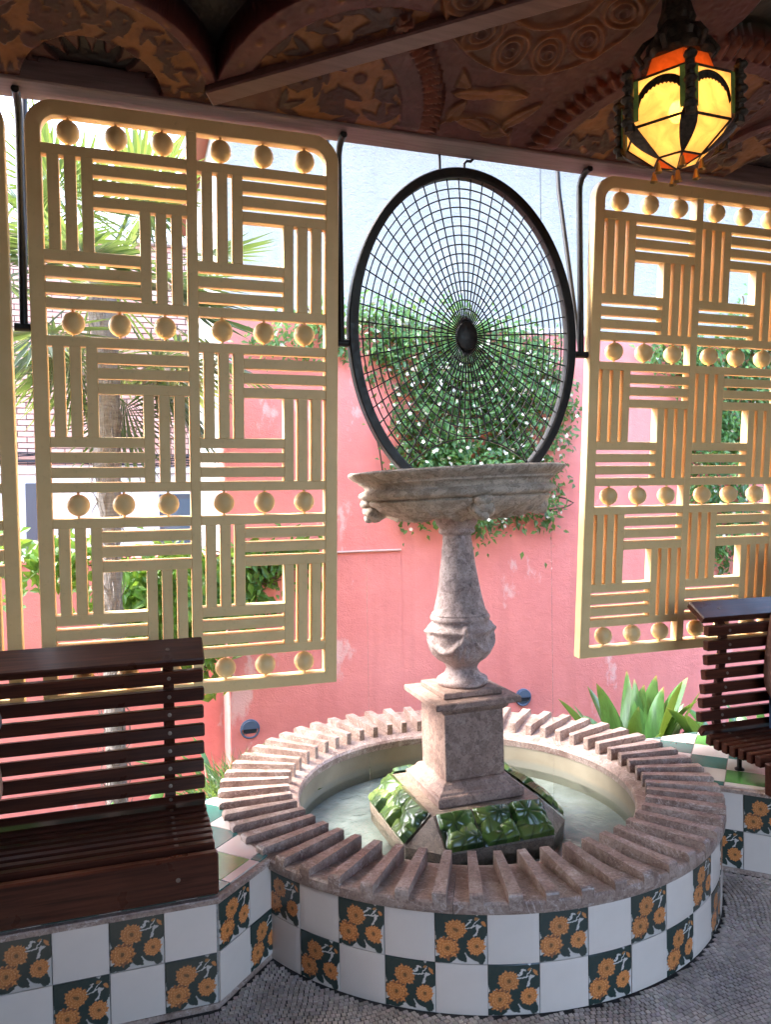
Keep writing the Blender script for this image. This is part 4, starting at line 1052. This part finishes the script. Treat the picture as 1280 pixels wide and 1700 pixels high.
def build_garden_walls():
    gw = thing('garden_wall', 'tall pink stucco garden wall behind the fountain', 'wall', (0, 2.2, 0))
    MB().box((.60, 0, -.65), (9.5, .30, 2.74), .01).build('wall_face', 'pink_stucco', gw)
    MB().box((.595, -.012, 2.742), (9.5, .31, 2.79), .008).build('coping', 'grey_render', gw)
    MB().box((.61, -.022, 1.150), (1.828, -.001, 1.164), .004).build('ledge', 'pale_stucco', gw)
    MB().box((.605, -.006, -.64), (1.828, -.0005, 1.149), .002).build('render_patch', 'pink_stucco', gw)
    lw = thing('low_wall', 'low pink stucco wall behind the palm trunk', 'wall', (0, 2.6, 0))
    MB().box((-6, 0, -.65), (1.1, .22, 1.12), .01).build('wall_face', 'pink_stucco', lw)
    MB().box((-6, -.02, 1.121), (1.1, .24, 1.15), .006).build('coping', 'pink_stucco', lw)
    wall_lamp(.735, -.006+.0, 'round blue grey wall lamp low on the pink wall, beside the near bench')
    wall_lamp(2.790, .006, 'round blue grey wall lamp half hidden behind the fountain pedestal')
    # neighbouring white house above and behind the pink wall
    h = thing('white_house', 'windowless white rough plastered house wall above the pink wall', 'house', (0, 2.55, 0))
    MB().box((.66, 0, -.65), (3.19, 3.0, 4.4), .004).build('wall_panel', 'white_stucco', h); MB().box((3.196, .004, -.65), (9.5, 3.0, 4.4), .004).build('wall_panel', 'white_stucco', h)
    MB().box((.5, -.15, 4.4), (9.6, 3.2, 4.5), .01).build('eaves', 'roof_tile', h)
def build_brick_house():
    Y = 7.0; h = thing('brick_house', 'far house of pale red brick over a white ground floor, seen past the palm', 'house', (0, Y, 0))
    x0, x1, z0, z1 = -4.2, 1.6, 1.96, 4.66
    MB().box((x0-2, .012, z0), (x1, 4, z1)).build('mortar_core', 'mortar', h)
    MB().box((x0-2, -.02, -.65), (x1+.02, 4, z0-.001), .004).build('ground_floor', 'grey_render', h)
    MB().box((x0-2, -.06, z0-.10), (x1+.03, -.0205, z0-.04), .005).build('string_course', 'grey_render', h)
    CW, CH = .205, .0675; bl = []
    me = [MB().box((0, -.006-random.random()*.004, 0), (CW-.012, .03, CH-.012), .003).mesh('brick', 'brick') for _ in range(4)]
    hm = MB(); rest = []
    for r in range(int((z1-z0)/CH)):
        for k in range(int((x1-x0)/CW)):
            x = x0+k*CW+(CW/2 if r % 2 else 0); z = z0+r*CH+.004
            if x+CW > x1: continue
            cxp = x+CW/2; vis = abs(cxp+.15)*.55+abs(z-3.0)*.9
            bl.append((vis, x, z))
    bl.sort()
    for i, (_, x, z) in enumerate(bl):
        if i < 300: ob('brick', me[i % 4], h, (x+random.uniform(-.003, .003), 0, z))
        else: hm.box((x, -.006-random.random()*.004, z), (x+CW-.012, .03, z+CH-.012))
    hm.build('brick_course', 'brick', h)['kind'] = 'stuff'
    MB().box((x0-2, -.1, z1), (x1+.1, 4, z1+.10), .01).build('cornice', 'grey_render', h)
    # glazed lattice parapet, grid of openings
    pr = MB()
    for k in range(28):
        for j in range(6):
            x = -2.6+k*.15; z = z1+.10+j*.13
            pr.box((x, 0, z), (x+.15, .05, z+.035)); pr.box((x, .003, z+.036), (x+.035, .047, z+.129))
    p = pr.build('lattice_parapet', 'grey_render', h)
    MB().box((-1.16, -.05, .55), (-.98, -.0205, 1.75), .006).build('shutter', 'dark_frame', h)
    w = MB().box((.35, -.045, .3), (1.1, -.0205, 1.6), .006).build('window', 'dark_frame', h); MB().box((.40, -.05, .36), (1.05, -.0455, 1.54)).build('pane', 'window_glass', w)
    dp = MB().tube([(1.28, -.07, -.1), (1.28, -.07, 4.6)], .04, 12).build('drain_pipe', 'grey_render', h, True)
    for i in range(7):
        z = 1.97+.022*i; pts = [(x, -.05-.01*(i % 3), z-.02*math.sin((x+i)*1.3)-.012*math.sin(x*4+i*2)) for x in np.linspace(x0-1, x1, 50)]
        MB().tube(pts, .008, 5).build('cable', 'cable', h, True)
build_garden_walls(); build_brick_house()

# ------------------------------------------------------------------ plants
def leaves_mesh(name, P, D, N, L, Wd, mat, shade, fold=.25, tip=None, droop=.15):
    """many small leaves: base P, direction D, normal N, length L, half width Wd -> 6 vertex folded leaves"""
    n = len(P); D = D/np.linalg.norm(D, axis=1, keepdims=True); S = np.cross(D, N); S /= np.linalg.norm(S, axis=1, keepdims=True)+1e-9; U = np.cross(S, D)
    L = L[:, None]; Wd = Wd[:, None]
    v = np.stack([P, P+D*L*.38+S*Wd+U*Wd*fold, P+D*L*.42-U*Wd*.1, P+D*L*.38-S*Wd+U*Wd*fold, P+D*L-U*L*droop], 1)
    F0 = np.array([(0, 1, 2), (0, 2, 3), (1, 4, 2), (2, 4, 3)]); F = (F0[None]+5*np.arange(n)[:, None, None]).reshape(-1, 3)
    col = np.zeros((n, 5, 3)); col[..., 0] = shade[:, None]; col[:, :, 1] = (tip if tip is not None else 0)
    return npmesh(name, v.reshape(-1, 3), F, mat, col.reshape(-1, 3), False)
def climber(name, label, blobs, n, plane_y, nf, seed, mat='jasmine_leaf', Ls=(.035, .062), group=None, thick=.20, petals=True):
    """climbing plant on a wall: blobs = (x, z, rx, rz, weight) in the wall plane"""
    g = np.random.default_rng(seed); t = thing(name, label, 'climber', (0, 0, 0), group)
    w = np.array([b[4]*b[2]*b[3] for b in blobs]); w = w/w.sum(); k = g.choice(len(blobs), n, p=w); B = np.array(blobs)[k]
    # cluster leaves in sprays
    ns = max(20, n//14); ks = g.choice(len(blobs), ns, p=w); Bs = np.array(blobs)[ks]
    ra = np.sqrt(g.random(ns))*np.where(g.random(ns) < .12, 1.3, 1.0); th = g.random(ns)*2*np.pi; sx = Bs[:, 0]+Bs[:, 2]*ra*np.cos(th); sz = Bs[:, 1]+Bs[:, 3]*ra*np.sin(th)
    sy = plane_y-thick*g.random(ns)**1.3*(1.05-ra*.6)
    i = g.integers(0, ns, n); sg = g.choice([.03, .05, .09], ns)[i]; P = np.stack([sx[i]+g.normal(0, 1, n)*sg, sy[i]+g.normal(0, .022, n), sz[i]+g.normal(0, 1, n)*sg-.03*(sg > .08)*g.random(n)*3], 1); P[:, 1] = np.minimum(P[:, 1], plane_y-.004)
    D = g.normal(0, 1, (n, 3)); D[:, 1] = -np.abs(D[:, 1])*.7; D[:, 2] -= .55
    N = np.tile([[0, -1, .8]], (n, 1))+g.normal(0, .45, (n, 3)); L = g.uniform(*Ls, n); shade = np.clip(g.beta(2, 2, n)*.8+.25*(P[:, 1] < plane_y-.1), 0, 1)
    ob('foliage', leaves_mesh('foliage', P, D, N, L, L*.27, mat, shade), t)
    if petals:
        i = g.integers(0, ns, nf); Q = np.stack([sx[i]+g.normal(0, .05, nf), sy[i]-.035+g.normal(0, .02, nf), sz[i]+g.normal(0, .05, nf)], 1); V = []; F = []
        for q in Q:
            ax = Vector((g.normal(0, .5), -1, g.normal(.3, .5))).normalized(); s = ax.orthogonal().normalized(); u = ax.cross(s); o0 = g.random()*6
            for p in range(5):
                a = o0+p*2*math.pi/5; d = s*math.cos(a)+u*math.sin(a); e = s*math.cos(a+.9)+u*math.sin(a+.9); b = len(V); c = Vector(q); r = .016
                V += [c, c+d*r+ax*.003, c+e*r*.8+ax*.001]; F.append((b, b+1, b+2))
        ob('blossom', npmesh('blossom', np.array([tuple(v) for v in V]), np.array(F), 'petal'), t)
    m = MB()
    for q in range(10):
        b = blobs[g.integers(len(blobs))]; x, z = b[0]+g.normal(0, b[2]*.5), b[1]-b[3]*.8; pts = []
        for s in range(8): pts.append((x, plane_y-.02-.02*g.random(), z)); x += g.normal(0, .06); z += b[3]*.22
        m.tube(pts, .006, 5)
    m.build('stem', 'vine_stem', t, True)['kind'] = 'stuff'
climber('jasmine_vine', 'white flowering star jasmine covering the pink wall behind the oval mesh',
        [(1.55, 2.72, .36, .16, 1.1), (1.10, 2.62, .30, .15, .7), (2.05, 2.62, .42, .28, 1.2), (2.55, 2.45, .55, .38, 1.2), (2.30, 2.05, .50, .45, 1.2), (2.85, 2.20, .34, .42, 1.0), (1.98, 1.75, .26, .36, .9), (2.5, 1.65, .52, .33, 1.0), (2.85, 1.60, .25, .28, .6), (2.05, 1.45, .18, .10, .5), (2.42, 1.36, .12, .13, .5), (2.80, 1.46, .24, .08, .5)], 12500, 2.19, 600, 3, Ls=(.026, .066))
climber('jasmine_vine', 'leafy star jasmine on the pink wall seen through the screen behind the lantern',
        [(4.15, 2.62, .28, .14, 1), (4.75, 2.60, .55, .24, 1.2), (4.75, 2.15, .42, .35, 1), (4.60, 1.75, .30, .38, 1), (4.72, 1.25, .24, .32, .9), (4.95, 3.0, .3, .2, .5), (5.6, 2.4, .5, .6, .6)], 6500, 2.19, 160, 5, Ls=(.04, .075))
climber('ivy_shrub', 'bright green leafy shrub on the low pink wall seen through the whole screen',
        [(.15, 1.05, .26, .16, 1), (.38, .90, .22, .26, 1.1), (.20, .80, .18, .16, .8), (.46, .55, .10, .20, .7), (.05, 1.0, .16, .12, .8), (-.7, 1.22, .4, .09, .5), (-.35, 1.2, .3, .07, .5)], 3600, 2.12, 0, 8, 'ivy_leaf', (.06, .105), None, .30, False)
climber('ivy_trail', 'green creeper trailing from the ledge on the pink wall behind the whole screen',
        [(.78, 1.12, .18, .07, 1), (.98, 1.16, .22, .05, .8), (.70, 1.0, .07, .13, 1), (.88, 1.02, .06, .08, .6)], 700, 2.185, 0, 9, 'ivy_leaf', (.05, .085), None, .12, False)

def blade(L, Wd, bend, twist, n=12, fold=.22, tipd=.0):
    """one long strap leaf along +Z from the origin, bending towards +X"""
    V = []; C = []; x = z = 0.0; a = .0
    for i in range(n):
        f = i/(n-1); w = Wd*max(.02, math.sin(math.pi*min(1, .10+.90*f**.85))**.75)*(1 if f < .97 else .4)
        nx, nz = math.cos(a), -math.sin(a); tw = twist*f
        for s in (-1, 0, 1):
            y = s*w*math.cos(tw); o = abs(s)*w*fold+s*w*math.sin(tw)
            V.append((x+nx*o, y, z+nz*o)); C.append((.35+.3*abs(s)+.25*f, tipd if f > .965 else 0, 0))
        x += math.sin(a)*L/(n-1); z += math.cos(a)*L/(n-1); a += bend/(n-1)*(.4+1.2*f)
    F = []
    for i in range(n-1): F += [(3*i, 3*i+1, 3*i+4, 3*i+3), (3*i+1, 3*i+2, 3*i+5, 3*i+4)]
    return np.array(V), np.array(F), np.array(C)
BLADES = {}
def blade_mesh(kind, k):
    if (kind, k) not in BLADES:
        g = random.Random(hash((kind == 'a', k)) % 999+k)
        if kind == 'aspidistra': V, F, C = blade(g.uniform(.38, .56), g.uniform(.044, .064), g.uniform(.5, 2.6), g.uniform(-.9, .9), 14, .25, 1.0 if k % 4 == 0 else 0)
        else: V, F, C = blade(g.uniform(.40, .58), g.uniform(.014, .022), g.uniform(1.2, 2.4), g.uniform(-.4, .4), 14, .2, 0)
        C[:, 0] *= g.uniform(.6, 1.15)
        BLADES[kind, k] = npmesh('leaf', V, F, 'strap_leaf', np.clip(C, 0, 1), True)
    return BLADES[kind, k]
def leafy(name, label, cat, loc, n, spread, kind, seed, lean=(.05, .5), rise=.04, group=None, sc=(.85, 1.2)):
    g = random.Random(seed); t = thing(name, label, cat, loc, group)
    for i in range(n):
        r = spread*math.sqrt(g.random()); a = g.random()*6.283; o = ob('leaf', blade_mesh(kind, g.randrange(9)), t)
        px, py = r*math.cos(a), r*math.sin(a)*.55
        o.location = (px, py, -rise*g.random()); az = math.atan2(py, px)+g.uniform(-.9, .9)
        o.rotation_euler = (0, g.uniform(*lean), az); s = g.uniform(*sc); o.scale = (s, s, s)
    return t
leafy('aspidistra', 'big clump of broad green aspidistra leaves growing behind the pool rim', 'plant', (2.84, .92, -.13), 64, .28, 'aspidistra', 4, (-.1, .7), .04, 'strap leaved plants in the garden bed')
leafy('aspidistra', 'aspidistra leaves showing between the slats of the far bench', 'plant', (3.45, .62, -.10), 36, .34, 'aspidistra', 5, (.1, .75), .04, 'strap leaved plants in the garden bed', (.7, 1.0))
leafy('aspidistra', 'green striped aspidistra leaves showing between the slats of the near bench', 'plant', (-.15, .55, -.12), 44, .45, 'aspidistra', 6, (.2, .9), .04, 'strap leaved plants in the garden bed', (.7, 1.0))
leafy('strap_lily', 'arching narrow leaved lily beside the near bench end', 'plant', (.43, .95, -.08), 22, .12, 'lily', 7, (.1, .8), .03, None, (.8, 1.15))
def grass_tuft(name, label, loc, n, seed, rx, L=(.12, .2)):
    g = np.random.default_rng(seed); t = thing(name, label, 'plant', loc)
    P = np.stack([g.normal(0, rx, n), g.normal(0, rx*.7, n), g.uniform(0, .08, n)], 1); D = np.stack([P[:, 0]*4+g.normal(0, .5, n), P[:, 1]*4+g.normal(0, .5, n), g.uniform(.4, 1.2, n)], 1)
    N = g.normal(0, 1, (n, 3)); l = g.uniform(*L, n); sh = g.random(n)
    ob('foliage', leaves_mesh('foliage', P, D, N, l, np.full(n, .004), 'grass_leaf', sh, .2, None, .35), t)
grass_tuft('mondo_grass', 'dark mondo grass tuft growing against the pool beside the near bench', (.50, .62, .12), 700, 3, .075)
grass_tuft('mondo_grass', 'low mondo grass hidden under the lily leaves', (.40, .36, .10), 500, 4, .06)

def build_palm():
    t = thing('fan_palm', 'tall fan palm with shaggy grey trunk behind the whole screen', 'palm', (-.10, 1.75, -.63))
    g = random.Random(3); n = 46; m = MB(); V = []; na = 20
    for i in range(n+1):
        f = i/n; z = f*3.45; r = .056+.018*smooth(f, .55, .8)+.006*math.sin(i*2.2); cx = -.02*f
        for k in range(na):
            a = 2*math.pi*k/na; rr = r*(1+.10*math.sin(a*5+i*1.7)+.08*g.uniform(-1, 1)); V.append((cx+rr*math.cos(a), rr*math.sin(a), z))
    F = [(i*na+k, i*na+(k+1) % na, (i+1)*na+(k+1) % na, (i+1)*na+k) for i in range(n) for k in range(na)]
    tr = m.add(V, F).build('trunk', 'palm_trunk', t, 'full')
    # loose fibres and old leaf bases
    fb = MB()
    for i in range(260):
        z = g.uniform(.1, 3.4); a = g.random()*6.283; r = .064+.018*smooth(z/3.25, .55, .8); d = Vector((math.cos(a), math.sin(a), 0)); p = d*r+Vector((-.02*z/3.25, 0, z)); s = Vector((-d.y, d.x, 0))
        l = g.uniform(.05, .16); q = p+d*g.uniform(.01, .035)+s*g.uniform(-.05, .05)+Vector((0, 0, g.choice((-1, 1))*l))
        fb.tube([p-d*.01, (p+q)/2+d*.008, q], [.0045, .003, .001], 4)
    fb.build('trunk_fibre', 'palm_trunk', tr)['kind'] = 'stuff'
    base = Vector((-.02, 0, 3.42))
    for k in range(40):
        el = g.uniform(-1.25, 1.2); az = k*2.399+g.uniform(-.3, .3); L = g.uniform(.45, .75); d = Vector((math.cos(az)*math.cos(el), math.sin(az)*math.cos(el), math.sin(el)))
        tip = base+d*L+Vector((0, 0, -.12*L)); mm = MB(); 
        V = []; F = []; C = []
        def addblade(a, b, w, c):
            i = len(V); s = (b-a).cross(Vector((0, 0, 1)));
            s = (s.normalized() if s.length > 1e-4 else Vector((1, 0, 0)))
            mid = a.lerp(b, .55); u = s.cross((b-a).normalized())
            V.extend([a-s*.002, a+s*.002, mid+s*w+u*.006, mid-u*.004, mid-s*w+u*.006, b]); F.extend([(i, i+1, i+3), (i+1, i+2, i+3), (i, i+3, i+4), (i+3, i+2, i+5), (i+3, i+5, i+4)]); C.extend([c]*6)
        # stalk
        sd = d.cross(Vector((0, 0, 1))).normalized() if abs(d.z) < .98 else Vector((1, 0, 0)); up = sd.cross(d).normalized()
        i = len(V)
        for p, w in ((base, .012), (base+d*L*.5+Vector((0, 0, -.03*L)), .009), (tip, .007)):
            V.extend([p-sd*w, p+up*w*.6, p+sd*w]); C.extend([(.3, 0, 0)]*3)
        F.extend([(i, i+1, i+4), (i, i+4, i+3), (i+1, i+2, i+5), (i+1, i+5, i+4), (i+3, i+4, i+7), (i+3, i+7, i+6), (i+4, i+5, i+8), (i+4, i+8, i+7)])
        nb = 30; sh = g.uniform(.15, .95); ye = .7 if (el > .5 and g.random() < .6) else 0  # yellower upper fronds: light from behind put into the leaf colour
        fold = g.uniform(-.1, .3)
        for q in range(nb):
            a = -2.3+4.6*q/(nb-1); bd = (d*math.cos(a)+sd*math.sin(a)).normalized(); ll = g.uniform(.40, .50)*(1-.18*abs(a)/2.3)
            e = tip+bd*ll+up*(fold*ll*.3)+Vector((0, 0, -.10*ll*g.uniform(.4, 1.9))); addblade(tip+bd*.03, e, .0155, (min(1, max(0, sh+g.uniform(-.18, .18))), ye, 0))
        Vn = np.array([tuple(v) for v in V]); ob('frond', npmesh('frond', Vn, np.array(F), 'palm_leaf', np.array(C)), t)
def smooth(x, a, b):
    u = min(1, max(0, (x-a)/(b-a))); return u*u*(3-2*u)
build_palm()

# ------------------------------------------------------------------ sitter at the picture edge and a bag
def skinned(name, joints, bones, mat, parent, sub=2):
    """joints: name -> (x, y, z, radius); bones: pairs; a continuous skinned surface"""
    names = list(joints); me = bpy.data.meshes.new(name); me.from_pydata([joints[n][:3] for n in names], [(names.index(a), names.index(b)) for a, b in bones], [])
    me.materials.append(MATS[mat]); o = ob(name, me, parent)
    sk = o.modifiers.new('skin', 'SKIN'); sk.use_smooth_shade = True
    for i, n in enumerate(names):
        r = joints[n][3]; v = me.skin_vertices[0].data[i]; v.radius = (r, r) if not isinstance(r, tuple) else r; v.use_root = (i == 0)
    sb = o.modifiers.new('sub', 'SUBSURF'); sb.levels = sub; sb.render_levels = sub
    return o
def build_sitter(x, label, cloth, long_sleeve):
    t = thing('person', label, 'person', (x, 0, .485), 'people sitting on the benches at the picture edges')
    J = {'pelvis': (0, -.34, .09, (.15, .12)), 'waist': (0, -.33, .24, (.135, .105)), 'chest': (0, -.325, .42, (.16, .115)), 'neckbase': (0, -.325, .53, (.075, .07)), 'neck': (0, -.33, .58, .052), 'jaw': (0, -.345, .645, (.062, .07)), 'head': (0, -.34, .71, (.076, .092)), 'top': (0, -.335, .78, (.055, .07)), 'nose': (0, -.435, .70, .012)}
    B = [('pelvis', 'waist'), ('waist', 'chest'), ('chest', 'neckbase'), ('neckbase', 'neck'), ('neck', 'jaw'), ('jaw', 'head'), ('head', 'top'), ('head', 'nose')]
    for s, k in ((1, 'l'), (-1, 'r')):
        J.update({k+'sh': (s*.165, -.33, .49, .062), k+'el': (s*.250, -.36, .16, .041), k+'fo': (s*.205, -.47, .145, .037), k+'wr': (s*.135, -.585, .145, .026), k+'pa': (s*.115, -.635, .14, (.036, .018)),
                  k+'hip': (s*.09, -.39, .075, .085), k+'kn': (s*.115, -.80, .055, .06), k+'cf': (s*.115, -.80, -.16, .055), k+'an': (s*.115, -.79, -.40, .038), k+'ft': (s*.12, -.90, -.455, (.042, .025))})
        B += [('chest', k+'sh'), (k+'sh', k+'el'), (k+'el', k+'fo'), (k+'fo', k+'wr'), (k+'wr', k+'pa'), ('pelvis', k+'hip'), (k+'hip', k+'kn'), (k+'kn', k+'cf'), (k+'cf', k+'an'), (k+'an', k+'ft')]
        for f, (dx, l) in enumerate(((-.026, .062), (-.009, .072), (.009, .068), (.024, .055))):
            n = f'{k}f{f}'; J[n+'a'] = (s*.115+dx, -.668, .138, .0085); J[n+'b'] = (s*.115+dx, -.668-l*.55, .126, .008); J[n+'c'] = (s*.115+dx, -.668-l*.8, .105, .007); B += [(k+'pa', n+'a'), (n+'a', n+'b'), (n+'b', n+'c')]
        J[k+'ta'] = (s*.115-s*.036, -.635, .135, .009); J[k+'tb'] = (s*.115-s*.046, -.665, .12, .008); B += [(k+'pa', k+'ta'), (k+'ta', k+'tb')]
    skinned('body', J, B, 'skin', t)
    SJ = {'w': (0, -.335, .10, (.168, .135)), 'm': (0, -.33, .26, (.155, .122)), 'c': (0, -.325, .43, (.178, .13)), 'n': (0, -.325, .535, (.09, .085))}
    SB = [('w', 'm'), ('m', 'c'), ('c', 'n')]
    for s, k in ((1, 'l'), (-1, 'r')):
        SJ.update({k+'a': (s*.17, -.33, .49, .076), k+'b': (s*.243, -.352, .325 if not long_sleeve else .20, .064 if not long_sleeve else .062)}); SB += [('c', k+'a'), (k+'a', k+'b')]
        if long_sleeve: SJ.update({k+'d': (s*.212, -.455, .15, .054), k+'e': (s*.150, -.56, .147, .043)}); SB += [(k+'b', k+'d'), (k+'d', k+'e')]
    skinned('shirt', SJ, SB, cloth, t)
    TJ = {'p': (0, -.34, .085, (.165, .13))}; TB = []
    for s, k in ((1, 'l'), (-1, 'r')): TJ.update({k+'h': (s*.095, -.40, .08, .10), k+'k': (s*.116, -.80, .058, .075), k+'c': (s*.116, -.80, -.16, .068), k+'e': (s*.116, -.79, -.36, .06)}); TB += [('p', k+'h'), (k+'h', k+'k'), (k+'k', k+'c'), (k+'c', k+'e')]
    skinned('trousers', TJ, TB, 'blue_cloth', t)
    hr = MB().sphere((0, -.325, .735), .098, 24, 16, (.92, 1.05, .92)); hr.v = [p for p in hr.v]; keep = [f for f in hr.f if all(not (hr.v[i][1] < -.365 and hr.v[i][2] < .745) and hr.v[i][2] > .66 for i in f)]; hr.f = keep; hr.build('hair', 'dark_hair', t, 'full')
    for s in (-1, 1):
        MB().sphere((s*.030, -.428, .725), .011, 12, 8).build('eye', 'dark_hair', t, True); MB().sphere((s*.082, -.345, .705), .022, 12, 8, (.4, .8, 1.2)).build('ear', 'skin', t, True)
    MB().tube([(-.024, -.420, .662), (0, -.428, .660), (.024, -.420, .662)], .005, 6).build('mouth', 'skin', t, True)
build_sitter(-.668, 'sitter at the left picture edge, only a grey short sleeve and bare arm showing', 'grey_cloth', False)
build_sitter(2.885, 'sitter on the far bench at the right picture edge, only a brown sleeve showing', 'brown_canvas', True)
